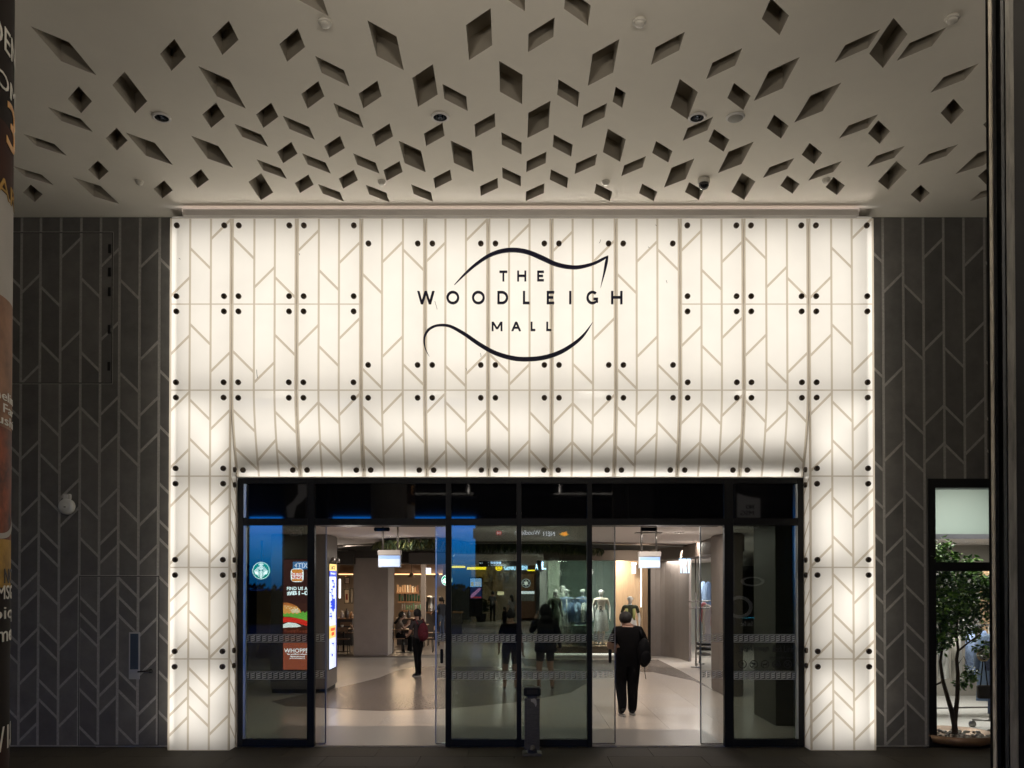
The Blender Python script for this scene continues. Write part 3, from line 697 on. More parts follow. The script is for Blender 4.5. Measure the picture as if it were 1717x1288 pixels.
# frosted pattern bands on the glass: rules and little chevron strokes
def band(x0, x1, Y, parent):
    for y0, y1 in ((1064.5, 1077.5), (1127, 1140)):
        z0, z1 = dz(y1), dz(y0); m = MB()
        m.box(x0, x1, Y - .001, Y, z1 - .006, z1); m.box(x0, x1, Y - .001, Y, z0, z0 + .006)
        n = max(1, int((x1 - x0) / .072)); h = (z1 - z0 - .024); k0 = z0 + .012
        for k in range(n):
            x = x0 + (k + .5) * (x1 - x0) / n
            for q in range(3):
                zz = k0 + h * q / 3; s = .026
                m.add([(x - s, Y - .001, zz), (x + s, Y - .001, zz + .016), (x + s, Y - .001, zz + .029), (x - s, Y - .001, zz + .013)], [(0, 1, 2, 3)])
            m.box(x - .0325, x - .0285, Y - .001, Y, k0, z1 - .012)
        m.build('film_band', M_film, parent, kind='stuff')
for i, (a, b) in enumerate(bays):
    if i in (0, 2, 3, 5): band(dx(a) + .004, dx(b) - .004, DY + .044, frame)
# lettering and icons on the right-hand pane
M_vinyl = mat('dark_vinyl', (.015, .016, .017), .5)
for w_, a_, b_, y0_, y1_ in (('24-hr', 1240, 1256, 1083, 1094), ('Through', 1259, 1291, 1083, 1094), ('Block', 1297, 1313, 1083, 1094), ('Link', 1316, 1332, 1083, 1094), ('24-hour public access', 1292, 1330, 1101, 1106)):
    m = MB(); text_mb(m, w_, dx(a_), dx(b_), dz(y1_), dz(y0_), DY + .0435, .0006); m.build('door_lettering', M_vinyl, frame)
def ring(m, cx, cz, r, w, Y, n=20):
    for k in range(n):
        a, b = 2 * math.pi * k / n, 2 * math.pi * (k + 1) / n
        m.add([(cx + q * math.cos(t), Y, cz + q * math.sin(t)) for q, t in ((r, a), (r, b), (r - w, b), (r - w, a))], [(0, 1, 2, 3)])
for k, px in enumerate((1246, 1265, 1284, 1303, 1322)):
    m = MB(); cx, cz = dx(px), dz(1114.5); Y = DY + .0435; r = .057; ring(m, cx, cz, r, .010, Y)
    def q(x0, z0, x1, z1, w=.008):
        d = Vector((x1 - x0, z1 - z0)).normalized() * w / 2; m.add([(cx + x0 - d.y, Y, cz + z0 + d.x), (cx + x0 + d.y, Y, cz + z0 - d.x), (cx + x1 + d.y, Y, cz + z1 - d.x), (cx + x1 - d.y, Y, cz + z1 + d.x)], [(0, 1, 2, 3)])
    if k == 0:
        for rr in (.036, .024, .012):
            for a in range(4): t0, t1 = R(45 + a * 22.5), R(67.5 + a * 22.5); q(rr * math.cos(t0), rr * math.sin(t0) - .012, rr * math.cos(t1), rr * math.sin(t1) - .012, .006)
    elif k == 1: q(-.035, .02, .02, .0, .022); q(.0, -.005, -.015, -.03); q(-.03, -.03, .0, -.03)
    elif k == 2: q(-.025, .0, .02, .0, .018); q(.018, .0, .03, .024, .012); q(-.02, -.005, -.026, -.034); q(.014, -.005, .018, -.034); q(-.025, .0, -.036, .018, .006)
    elif k == 3: q(-.034, -.012, .034, -.012, .016); q(-.02, .006, .02, .006, .014); q(-.038, .03, .038, -.034, .006)
    else: q(-.02, -.03, .02, .03, .01); q(-.03, .01, .03, -.01, .008); q(-.034, .034, .034, -.034, .006)
    m.build('icon', M_vinyl, frame)
# sliding leaves
for (a, b, hx, lab) in ((409, 546.5, None, 'glass sliding door leaf parked behind the screen with the burger advert'), (731, 865, 741, 'glass sliding door leaf with a black pull at the edge beside the woman with the red rucksack'),
                        (875.5, 1031, 1022.5, 'glass sliding door leaf with a black pull beside the man carrying a rucksack'), (1174.5, 1337, None, 'glass sliding door leaf parked behind the pane with round icons')):
    t = thing('sliding_door', lab, 'door', group='glass sliding door leaves'); Y = DY + .20
    x0, x1 = on_y(a, 1000, Y).x, on_y(b, 1000, Y).x
    MB().box(x0, x1, Y, Y + .01, .02, z880 - .005).build('glass', M_leaf, t)
    xe = x1 if a in (409, 875.5) else x0
    MB().box(xe - .008, xe + .008, Y - .004, Y + .016, .02, z880 - .005).build('edge_strip', M_silver if a > 1000 or a == 731 else M_steel, t)
    MB().box(x0, x1, Y - .012, Y + .022, .008, .0195).build('bottom_rail', M_steel, t)
    band(x0 + .01, x1 - .01, Y - .001, t)
    if hx:
        hxx = on_y(hx, 1100, Y).x; bevel(MB().box(hxx - .02, hxx + .02, Y - .05, Y - .004, on_y(hx, 1112, Y).z, on_y(hx, 1088, Y).z).build('handle', M_black, t), .008)
for px, lab in ((640, 'black door sensor over the left opening'), (1088, 'black door sensor over the opening with the man')):
    p = on_y(px, 885, DY + .45); t = thing('door_sensor', lab + ' under the black transom', 'sensor', (p.x, DY + .47, z880 - .03), group='sensors over the automatic doors')
    bevel(MB().cbox((0, 0, 0), (.22, .06, .055)).build('housing', M_black, t), .01); MB().cbox((0, -.032, -.005), (.12, .004, .025)).build('lens', mat('sensor_lens', (.03, .02, .03), .1), t)

# ================================================================== STEEL PEDESTAL BIN
p = on_z(892.5, 1269, 0); bin_ = thing('ashtray_bin', 'slim stainless steel ashtray bin with black cap standing before the glass doors', 'bin', (p.x, p.y + .13, 0))
M_binsteel = mat('dull_steel', (.085, .077, .064), .42, metal=.35, noise=.4, nscale=12, stretch=(1, 1, 6))
bevel(MB().cbox((0, 0, .018), (.25, .25, .03)).build('base_plate', M_binsteel, bin_), .006)
bevel(MB().cbox((0, 0, .40), (.195, .18, .734)).build('body', M_binsteel, bin_), .035, 4)
bevel(MB().cbox((0, 0, .825), (.222, .205, .11)).build('cap', M_black, bin_), .012)
MB().box(-.07, .07, -.106, -.1027, .80, .855).build('slot', M_dark, bin_)
MB().lathe([(.042, 0), (.042, .006), (.03, .012), (0, .013)], (0, -.09, .10), 18, 'y').build('lock', M_binsteel, bin_)
m = MB(); m.add([(x, -.0905, z) for x, z in ((-.02, .73), (.03, .745), (.055, .715), (.06, .66), (.045, .63), (.03, .67), (.01, .69), (-.015, .70))], [tuple(range(8))]); m.build('torn_label', mat('torn_sticker', (.35, .33, .30), .8), bin_)

# ================================================================== ADVERTISING PILLAR (near left)
C0 = Vector((-2.782, -7.68)); PR = .5
vv = (Vector((CAM.x, CAM.y)) - C0).normalized(); rr_ = Vector((-vv.y, vv.x))
def cyl(th, rad, z): q = C0 + (vv * math.cos(th) + rr_ * math.sin(th)) * rad; return (q.x, q.y, z)
def cz(py): return 2.25 + (HORIZON - py) * 3.9 / F
ban = thing('advertising_pillar', 'round pillar wrapped in a dark ramen advert at the edge of the view', 'pillar', (0, 0, 0))
MB().lathe([(PR, 0.0), (PR, CZ)], (C0.x, C0.y, 0), 48).build('shaft', mat('pillar_grey', (.20, .19, .18), .6, noise=.1), ban)
def wrap(name, y0, y1, m, t0=-75, t1=96, rad=PR + .004):
    mb = MB(); n = 40; vs = []; fs = []
    for z in (cz(y1), cz(y0)):
        for k in range(n + 1): vs.append(cyl(R(t0 + (t1 - t0) * k / n), rad, z))
    for k in range(n): fs.append((k, k + 1, n + 2 + k, n + 1 + k))
    return mb.add(vs, fs, 0, True).build(name, m, ban)
def wtext(body, yc, h, m, t1, wd, ital=0):
    V, Fc = text_mesh(body, 1.0, 0.0); a0, a1 = min(v.x for v in V), max(v.x for v in V); b0, b1 = min(v.y for v in V), max(v.y for v in V)
    z0, z1 = cz(yc + h / 2), cz(yc - h / 2); mb = MB(); vs = []
    for v in V:
        s = (v.x - a0) / (a1 - a0); th = R(t1) - (1 - s) * wd / PR; vs.append(cyl(th, PR + .007 + v.z * .002, z0 + (v.y - b0) / (b1 - b0) * (z1 - z0)))
    mb.add(vs, Fc).build('lettering', m, ban)
M_pd = mat('poster_black', (.012, .008, .007), .75, spec=.15); M_pb = mat('poster_brown', (.035, .014, .010), .75, spec=.15, noise=.5, nscale=3)
M_pw = mat('poster_white', (.40, .385, .37), .7, spec=.2, noise=.06, nscale=4); M_pf = mat('poster_flesh', (.26, .145, .095), .7, spec=.2, noise=.45, nscale=5)
M_pfood = mat('poster_food', (.17, .045, .02), .6, spec=.2, noise=.95, nscale=9); M_py = mat('poster_yellow', (.40, .24, .06), .7, spec=.2, noise=.5, nscale=6)
wrap('poster', -420, 215, M_pd); wrap('poster', 215, 332, M_pb); wrap('poster', 332, 505, M_pw); wrap('poster', 505, 720, M_pf); wrap('poster', 720, 905, M_pfood); wrap('poster', 905, 985, M_py); wrap('poster', 985, 1235, M_pd); wrap('poster', 1235, 1300, M_pb)
M_lw = mat('print_white', (.75, .74, .70), .5); M_lo = mat('print_orange', (.75, .38, .10), .5); M_lk = mat('print_black', (.01, .01, .01), .5)
wtext('GARDEN', 77, 40, M_lw, 81, .62); wtext('ROOM', 150, 28, M_lw, 81, .50); wtext('3', 210, 78, M_lo, 82, .16); wtext('BAR', 325, 30, M_py, 82, .34)
wtext('Michelin', 668, 15, M_lw, 80, .42); wtext('of & Far', 688, 15, M_lw, 81, .44); wtext('sushi', 708, 15, M_lw, 82, .30)
wtext('NO', 966, 25, M_lk, 82, .15); wtext('MSG', 993, 23, M_lw, 84, .24); wtext('Spicy', 1030, 28, M_lw, 92, .46); wtext('Ramen', 1062, 26, M_lw, 92, .50); wtext('5/12', 1235, 40, M_lw, 90, .36)
# noodle bowl on the poster: white rim
mb = MB(); n = 30
for k in range(n):
    for (ya, yb) in ((.0, 1.0),):
        t0, t1 = math.pi * k / n, math.pi * (k + 1) / n
        def bp(t, r): return cyl(R(58) + r * math.cos(t) * .50, PR + .0065, cz(860 + 45 * r * math.sin(t)))
        mb.add([bp(t0, 1.0), bp(t1, 1.0), bp(t1, .80), bp(t0, .80)], [(0, 1, 2, 3)])
mb.build('bowl_print', M_pw, ban)

# ================================================================== METAL COLUMN (near right)
col = thing('metal_column', 'dark ribbed metal column with a worn pale edge close to the shop window side', 'column')
M_worn = mat('worn_edge', (.30, .27, .22), .6, noise=.6, nscale=60, stretch=(1, 1, .15)); M_gun = mat('gunmetal', (.06, .062, .065), .38, metal=.6, noise=.4, nscale=30, stretch=(1, 1, .1))
def mx_(px, d=4.0): return pt(px, 640, d).x
yf = -11.43 + 4.0
def strip(name, pa, pb, dy, m_):
    a, b = mx_(pa), mx_(pb); k = .66           # splayed back like the arris of a rolled steel section
    MB().slab([(a, yf + dy), (b, yf + dy), (b + .34 * k, yf + dy + .34), (a + .34 * k, yf + dy + .34)], 0, CZ - .002).build(name, m_, col)
strip('edge_strip', 1661, 1666, 0, M_worn); strip('groove', 1666.3, 1684, .05, M_black); strip('rib', 1684.3, 1690, .012, M_gun)
strip('rib', 1690.3, 1704, .004, mat('weathered_trim', (.10, .095, .085), .5, noise=.6, nscale=50, stretch=(1, 1, .12))); strip('shaft', 1704.3, 1900, .02, M_black)
# ================================================================== MALL INTERIOR
IC = 3.2
ORD = ['first', 'second', 'third', 'fourth', 'fifth', 'sixth', 'seventh', 'eighth', 'ninth']
M_tile = mat('pale_terrazzo', (.62, .56, .50), .22, noise=.06, nscale=30, spec=.5)
M_tile2 = mat('pale_terrazzo_warm', (.57, .52, .475), .25, noise=.07, nscale=26, spec=.5)
M_band = mat('brown_terrazzo', (.205, .172, .150), .25, noise=.10, nscale=30)
M_mat = mat('grey_entrance_stone', (.26, .245, .23), .33, noise=.14, nscale=24)
M_floorfar = mat('concourse_floor', (.50, .46, .42), .16, noise=.08, nscale=12)
M_iceil = mat('interior_ceiling', (.76, .71, .68), .7, noise=.03, nscale=2)
M_dwall = mat('interior_dark', (.035, .033, .03), .6)
m = MB(); m.add([(-16, .35, -.006), (16, .35, -.006), (16, 42, -.006), (-16, 42, -.006)], [(0, 1, 2, 3)])
ifloor = m.build('interior_floor', M_floorfar, kind='structure')
TS = .9
ta = MB().box(-TS / 2 + .0015, TS / 2 - .0015, -TS / 2 + .0015, TS / 2 - .0015, -.02, 0); t_a = ta.mesh('floor_tile', M_tile); t_b = ta.mesh('floor_tile', M_tile2)
for i in range(-6, 7):
    for j in range(15): link('floor_tile', random.choice((t_a, t_a, t_b)), ifloor, loc=(i * TS + .12, .36 + TS / 2 + j * TS, 0))
def floor_poly(name, pts, m_, z=.004):
    q = [on_z(x, y, z) for x, y in pts]; MB().slab([(p.x, p.y) for p in q], z - .003, z).build(name, m_, ifloor)
floor_poly('entrance_stone', [(440, 1249.6), (476, 1216), (560, 1217.5), (747, 1217), (1000, 1222), (1179, 1223.5), (1214, 1249.6)], M_mat)
floor_poly('curved_band', [(455, 1176), (500, 1166), (545, 1157), (568, 1153), (606, 1144), (637, 1136), (661, 1126), (684, 1120), (719, 1117.5), (757, 1117), (868, 1119), (950, 1128), (990, 1142), (957, 1161), (906, 1171), (868, 1177), (810, 1183), (746, 1188), (692, 1190.5), (641, 1192), (606, 1191), (564, 1188), (527, 1186), (480, 1184)], M_band)
floor_poly('curved_band', [(870, 1104), (992, 1107), (1103, 1106), (1140, 1124), (1172, 1142), (1200, 1160), (1165, 1142), (1095, 1127), (1034, 1126), (960, 1124), (880, 1116)], M_band)
floor_poly('timber_look_floor', [(430, 1103), (560, 1102), (662, 1101), (745, 1097), (745, 1066), (600, 1066), (440, 1066)], mat('cafe_floor', (.16, .125, .10), .35, noise=.2, nscale=10))
# ceiling with an oval recess
oc, orx, ory = (1.2, 13.2), 5.2, 4.2
N = 64; V = [Vector(p) for p in ((-16, .36), (5.0, .36), (5.0, 5.6), (16, 5.6), (16, 42), (-16, 42))]; NV = len(V); E = [(k, (k + 1) % NV) for k in range(NV)]
ov = [(oc[0] - 1.2 + orx * math.cos(2 * math.pi * k / N), oc[1] + ory * math.sin(2 * math.pi * k / N)) for k in range(N)]
V += [Vector(p) for p in ov]; E += [(NV + k, NV + (k + 1) % N) for k in range(N)]
vo, eo, fo, *_ = delaunay_2d_cdt(V, E, [], 0, 1e-6); keep = []
for f in fo:
    c = [sum(vo[i][e] for i in f) / len(f) for e in (0, 1)]
    if c[0] > 5.0 and c[1] < 5.6: continue
    if ((c[0] - oc[0] + 1.2) / orx) ** 2 + ((c[1] - oc[1]) / ory) ** 2 > .999: keep.append(tuple(reversed(f)))
iceil = MB().add([(v.x, v.y, IC) for v in vo], keep).build('interior_ceiling', M_iceil, kind='structure')
m = MB(); m.add([(*p, IC) for p in ov] + [(*p, IC + .5) for p in ov], [(k, (k + 1) % N, N + (k + 1) % N, N + k) for k in range(N)]); m.add([(*p, IC + .5) for p in ov], [tuple(range(N))]); m.build('oval_recess', mat('recess_grey', (.30, .28, .26), .6), iceil)
m = MB()
for k in range(N):
    a, b = ov[k], ov[(k + 1) % N]; q = lambda p, s, z: (oc[0] - 1.2 + (p[0] - oc[0] + 1.2) * s, oc[1] + (p[1] - oc[1]) * s, z)
    m.add([q(a, 1.03, IC - .05), q(b, 1.03, IC - .05), q(b, .97, IC - .05), q(a, .97, IC - .05), q(a, 1.03, IC - .001), q(b, 1.03, IC - .001), q(b, .97, IC - .001), q(a, .97, IC - .001)], [(0, 1, 2, 3), (0, 4, 5, 1), (3, 2, 6, 7)])
m.build('oval_trim', mat('bronze_trim', (.30, .27, .24), .3, metal=.8), iceil)
MB().slab([(-16, .36), (5.0, .36), (5.0, 5.6), (16, 5.6), (16, 42), (-16, 42)], IC + .52, IC + .6).build('ceiling_slab', M_dark, iceil)
for nm, b in (('interior_left_wall', (-16, -15.8, .56, 42)), ('interior_right_wall', (15.8, 16, 5.6, 42)), ('interior_back_wall', (-16, 16, 41.8, 42))):
    o = MB().box(b[0], b[1], b[2], b[3], 0, IC + .5).build(nm, M_dwall, kind='structure')
# things in front of ceiling: bulkhead behind the transom
MB().box(-3.8, 3.95, DY + .5, DY + .56, z880 + .02, IC + .3).build('door_bulkhead', M_dwall, iceil)

def B(x0, y0, x1, y1, d, th, name, m_, parent=None, **k):
    a, b = pt(x0, y1, d), pt(x1, y0, d); return MB().box(a.x, b.x, a.y, a.y + th, a.z, b.z).build(name, m_, parent, **k)
def Yd(d): return d + CAM.y

# ------------------------------------------------------------------ lamps of the mall
M_lamp = emat('lamp_disc', (1.0, .93, .84), 14)
lamps = []
def downlight(x, y, power, lab, z=IC, colr=(1, .89, .79), r=.07, size=.5):
    t = thing('ceiling_lamp', lab, 'ceiling light', (x, y, z), group='lit downlights in the mall ceiling')
    MB().lathe([(r + .02, 0), (r + .02, -.012), (r, -.016)], n=18).build('rim', M_dl, t); MB().lathe([(r * .95, -.013), (0, -.0165)], n=18).build('lens', M_lamp, t)
    l = bpy.data.lights.new('lamp', 'AREA'); l.shape = 'DISK'; l.size = size; l.energy = power; l.color = colr
    o = bpy.data.objects.new('lamp', l); COL.objects.link(o); o.location = (x, y, z - .03)
    g = bpy.data.lights.new('ceiling_fill', 'POINT'); g.energy = power * .16; g.color = colr; g.shadow_soft_size = .15; go = bpy.data.objects.new('ceiling_fill', g); COL.objects.link(go); go.location = (x, y, z - .55); return t  # added point light below each downlight, to brighten the ceiling
LAB = 'round lit downlight in the pale mall ceiling '
IP = .47
for i, (x, y, p, lab) in enumerate(((-2.6, 2.2, 62, 'just inside the left opening'), (2.2, 2.2, 62, 'just inside the right opening'), (-.2, 4.4, 58, 'behind the centre mullion'), (3.2, 5.2, 66, 'before the brown column'), (-2.6, 6.6, 60, 'over the woman with the red rucksack'),
        (.9, 7.6, 62, 'over the people in shorts'), (4.4, 9.2, 70, 'before the curved brown wall'), (-4.6, 10.5, 46, 'beside the beige cafe column'), (-2.2, 18.8, 70, 'beyond the oval ceiling'), (1.5, 20, 90, 'far behind the shop corner'), (-.5, 28, 150, 'before the sushi shop'), (-5.5, 3.4, 22, 'left of the directory column'), (5.8, 3.0, 16, 'behind the pane with icons'), (.0, 35, 140, 'over the sushi counter'))):
    downlight(x, y, p * IP, LAB + lab)

# ------------------------------------------------------------------ steel column with directory and advert screen
def scr(name, col_, s): return mat(name, col_, .3, emit=col_, estr=s)
dcx = (pt(453, 1160, 17.3), pt(548, 1160, 17.3))
t = thing('clad_column', 'brown metal clad square column carrying an advert screen and a lit directory', 'column', (0, 0, 0))
M_clad = mat('bronze_cladding', (.23, .205, .19), .30, metal=.55, noise=.12, nscale=3, stretch=(1, 1, .2))
x0, x1, y0 = dcx[0].x, dcx[1].x, Yd(17.3)
bevel(MB().box(x0, x1, y0, y0 + 1.0, .08, IC - .002).build('cladding', M_clad, t), .02)
MB().box(x0 + .03, x1 - .03, y0 + .03, y0 + .97, .0, .079).build('plinth', M_black, t)
s = thing('advert_screen', 'tall lit burger advert screen on the brown metal column', 'screen')
a, b = pt(475, 1123, 17.25), pt(527.5, 938, 17.25); Ys = Yd(17.25)
def sx(px): return pt(px, 1000, 17.25).x
def sz(py): return pt(500, py, 17.25).z
MB().box(a.x - .012, b.x + .012, Ys + .003, Ys + .045, a.z - .012, b.z + .012).build('casing', M_black, s)
def spanel(nm, px0, py0, px1, py1, m_, lift=0):
    MB().box(sx(px0), sx(px1), Ys - .0012 * lift, Ys + .002, sz(py1), sz(py0)).build(nm, m_, s)
spanel('screen_top', 475, 938, 527.5, 1012, scr('screen_maroon', (.055, .018, .016), 2.31)); spanel('screen_middle', 475, 1012, 527.5, 1078, scr('screen_brown', (.07, .022, .018), 2.31)); spanel('screen_bottom', 475, 1078, 527.5, 1123, scr('screen_red', (.32, .07, .035), 2.10))
S_wh = scr('screen_white', (.85, .90, 1.0), 3.36); S_bun = scr('screen_bun', (.75, .30, .08), 2.73); S_bun2 = scr('screen_bun_dark', (.50, .14, .04), 2.52); S_let = scr('screen_lettuce', (.16, .42, .06), 2.52); S_tom = scr('screen_tomato', (.72, .03, .02), 2.73); S_pat = scr('screen_patty', (.09, .018, .010), 2.10); S_red = scr('screen_logo_red', (.68, .045, .03), 2.73); S_or = scr('screen_orange', (.85, .28, .06), 2.52)
def sblob(pts, m_, lift, nm='burger_picture'):
    q = [(sx(x), sz(y)) for x, y in pts]; MB().prism(q, Ys - .0012 * lift - .0006, Ys - .0012 * lift).build(nm, m_, s)
sblob([(475, 1011), (482, 1010.5), (490, 1013), (498, 1017), (503, 1022), (505.5, 1027), (498, 1030), (485, 1031), (475, 1030)], S_bun, 1)
sblob([(475, 1011), (482, 1010.5), (490, 1013), (497, 1016), (494, 1017.5), (486, 1015), (475, 1015)], S_bun2, 2)
for q in range(9): sblob([(477 + q * 2.6, 1016 + q * .55 + (q % 2) * 3), (478.6 + q * 2.6, 1015.2 + q * .55 + (q % 2) * 3), (478.4 + q * 2.6, 1017 + q * .55 + (q % 2) * 3)], S_wh, 3)
sblob([(487, 1023), (496, 1020.5), (503, 1024), (501, 1028), (490, 1028)], scr('screen_bun_pale', (.85, .62, .42), 2.52), 2)
sblob([(475, 1028)] + [(475 + k * 3.3, 1027 + (k % 2) * 3.2 - (k > 8) * 2) for k in range(1, 17)] + [(527, 1033), (527, 1043), (515, 1042), (505, 1038), (495, 1036), (485, 1034), (475, 1034)], S_let, 3)
sblob([(475, 1035), (490, 1035.5), (505, 1038), (518, 1042), (527, 1045), (527, 1052), (512, 1049), (500, 1045), (488, 1043), (475, 1044)], S_tom, 4)
sblob([(475, 1047), (484, 1043.5), (496, 1045), (506, 1050), (498, 1052), (485, 1052), (475, 1053)], scr('screen_onion', (.92, .85, .88), 2.52), 5)
sblob([(475, 1053), (490, 1052.5), (505, 1053), (527, 1054), (527, 1065), (510, 1064), (495, 1064), (475, 1063)], S_pat, 4)
for q in range(10): sblob([(477 + q * 5, 1056 + (q * 7) % 4), (480 + q * 5, 1055 + (q * 7) % 4), (481 + q * 5, 1058 + (q * 5) % 4), (478 + q * 5, 1059 + (q * 5) % 4)], scr('screen_char', (.22, .05, .03), 2.10), 5)
def stext(body, x0, x1, y0, y1, m_, lift=2, bold=.01):
    m = MB(); text_mb(m, body, sx(x0), sx(x1), sz(y1), sz(y0), Ys - .0012 * lift, .0008, bold=bold); m.build('lettering', m_, s)
stext('FIND US AT', 481, 520, 984, 989.6, S_wh, bold=.03); stext('#B1-01', 481, 522, 990.8, 998.6, S_wh, bold=.03); stext('WHOPPER', 477, 523.5, 1087.5, 1094.5, S_wh, bold=.03)
stext('No artificial colours,', 482, 516, 1095.6, 1098.6, S_wh); stext('flavours and', 487, 511, 1099.4, 1102, S_wh); stext('preservatives.', 486, 512, 1102.8, 1105.4, S_wh); stext('flame-grilled', 477, 500, 1069, 1074, S_or)
def rrect(x0, x1, y0, y1, r, n=5):
    out = []
    for (cx, cy_, a0) in ((x1 - r, y1 - r, 0), (x0 + r, y1 - r, 90), (x0 + r, y0 + r, 180), (x1 - r, y0 + r, 270)):
        for k in range(n + 1): a = R(a0 + 90 * k / n); out.append((cx + r * math.cos(a), cy_ + r * math.sin(a)))
    return out
sblob(rrect(487.5, 509, 953.3, 976, 6), S_wh, 1, 'logo'); sblob(rrect(489, 507.5, 954.5, 961, 3), S_or, 2, 'logo'); sblob(rrect(489, 507.5, 970.8, 974.8, 2), S_or, 2, 'logo')
stext('BURGER', 488.6, 508, 961.2, 964.6, S_red, 3, .03); stext('KING', 490, 506.6, 965, 970.4, S_red, 3, .04)
# directory on the side of the column
t = thing('directory_sign', 'narrow lit mall directory on the side of the brown metal column', 'sign'); X = x1 + .012
ya, yb = y0 + .16, y0 + .84
def dzz(py): return pt(558, py, 17.75).z
MB().box(x1 + .002, X, ya - .02, yb + .02, dzz(1122), dzz(943)).build('casing', M_black, t)
D_wh = scr('directory_white', (.72, .80, 1.0), 0.93); D_bl = scr('directory_blue', (.02, .06, .65), 0.74); D_ye = scr('directory_yellow', (.95, .70, .22), 0.81); D_re = scr('directory_red', (.85, .12, .04), 0.74)
def dpan(y0_, y1_, m_, a=0., b=1., lift=1, nm='screen_area'):
    MB().box(X, X + .0015 * lift, ya + (yb - ya) * a, ya + (yb - ya) * b, dzz(y1_), dzz(y0_)).build(nm, m_, t)
dpan(946, 957.5, D_ye); dpan(957.5, 967, D_bl); dpan(967, 1049, D_wh); dpan(1049, 1070, D_ye); dpan(1070, 1120.5, D_wh); dpan(967, 1120.5, D_bl, .93, 1.0, 2)
m = MB(); text_mb(m, '#2', ya + .22 * (yb - ya), yb - .22 * (yb - ya), dzz(955.5), dzz(948.5), X + .003, .001, axis='x', bold=.02); m.build('lettering', mat('print_grey', (.1, .1, .1), .5), t)
m = MB(); text_mb(m, 'Directory', ya + .1, yb - .1, dzz(964.5), dzz(959.5), X + .003, .001, axis='x', bold=.02); m.build('lettering', D_wh, t)
rs = random.Random(5)
for k in range(15):
    z = 972 + k * 5 if k < 13 else 1078 + (k - 13) * 18; a = rs.uniform(.05, .45); w = rs.uniform(.15, .4)
    dpan(z, z + rs.uniform(1.2, 4.2), D_bl, a, a + w, 2, 'map_line')
    dpan(z, z + rs.uniform(4, 9), D_bl, a + w - .05, a + w, 3, 'map_line')
dpan(1004, 1022, D_bl, .35, .8, 2, 'map_block'); dpan(1053, 1058, D_re, .2, .8, 2, 'map_line'); dpan(1060, 1066, D_re, .3, .7, 2, 'map_line')
for q in (0.15, .85): MB().lathe([(.05, 0), (.05, .06), (.03, .09), (0, .10)], (x1 + .06, ya + (yb - ya) * q, dzz(943)), 14).build('lamp_cup', M_steel, t)

# ------------------------------------------------------------------ hanging white light boxes
M_lb = scr('lightbox_white', (.60, .70, .86), .62); M_lb2 = scr('lightbox_blue', (.30, .46, .78), .62)
for (x0_, x1_, y0_, y1_, rods, lab, rx) in ((634, 673, 922.5, 951.5, (642, 667), 'white hanging light box sign in the left opening', 0), (1070, 1107.5, 925, 953, (1075.5, 1100.5), 'white hanging light box sign above the man carrying a rucksack', 1)):
    d = 14.6; t = thing('hanging_sign', lab, 'sign', group='blank light box signs hanging inside the doors')
    a, b = pt(x0_, y1_, d), pt(x1_, y0_, d); zc = pt(x0_, y0_ + 9, d).z
    bevel(MB().box(a.x, b.x, a.y - .07, a.y + .07, zc + .002, b.z).build('header', mat('sign_header', (.48, .45, .42), .45), t), .008)
    MB().box(a.x + .01, b.x - .01, a.y - .055, a.y + .055, a.z, zc).build('casing', M_silver, t)
    MB().box(a.x + .02, b.x - .02, a.y - .058, a.y - .0555, a.z + .012, zc - .06).build('light_panel', M_lb, t)
    MB().box(a.x + .02, b.x - .02, a.y - .058, a.y - .0555, zc - .058, zc - .004).build('light_panel', M_lb2, t)
    for q in rods: MB().tube([(pt(q, 900, d).x, a.y, b.z - .002), (pt(q, 900, d).x, a.y, IC)], .017).build('rod', M_steel, t)

# ------------------------------------------------------------------ cafe on the left
t = thing('beige_column', 'wide beige rendered column between the cafe bays', 'column'); a, b = pt(592.5, 1101, 25.9), pt(650.5, 935, 25.9)
bevel(MB().box(a.x, b.x, a.y, a.y + 1.35, 0, b.z + .02).build('shaft', mat('beige_render', (.42, .36, .325), .75, noise=.10, nscale=1.5, bump=.2, bscale=30), t), .02)
M_cafew = mat('cafe_wall', (.50, .40, .30), .7, noise=.06, nscale=2); M_bulk = mat('cafe_bulkhead', (.065, .055, .05), .6); M_copper = mat('copper_vault', (.50, .33, .21), .35, metal=.6, noise=.15, nscale=6)
cw = thing('cafe_wall', 'beige cafe back wall behind the product shelves', 'wall'); B(430, 915, 752, 1066, 36, .2, 'wall_face', M_cafew, cw)
B(565, 922, 592, 946, 25.5, 4, 'bulkhead', M_bulk, cw); B(592, 924, 662, 935.5, 25.7, 4, 'bulkhead', M_bulk, cw); B(662, 925, 752, 944, 27.5, 2.5, 'bulkhead', M_bulk, cw); B(685, 927, 752, 946, 27.0, .4, 'bulkhead', mat('grey_beam', (.16, .145, .14), .6), cw)
B(705.5, 944, 713, 1085, 31, .3, 'pier', mat('cafe_pier', (.40, .33, .27), .7), cw)
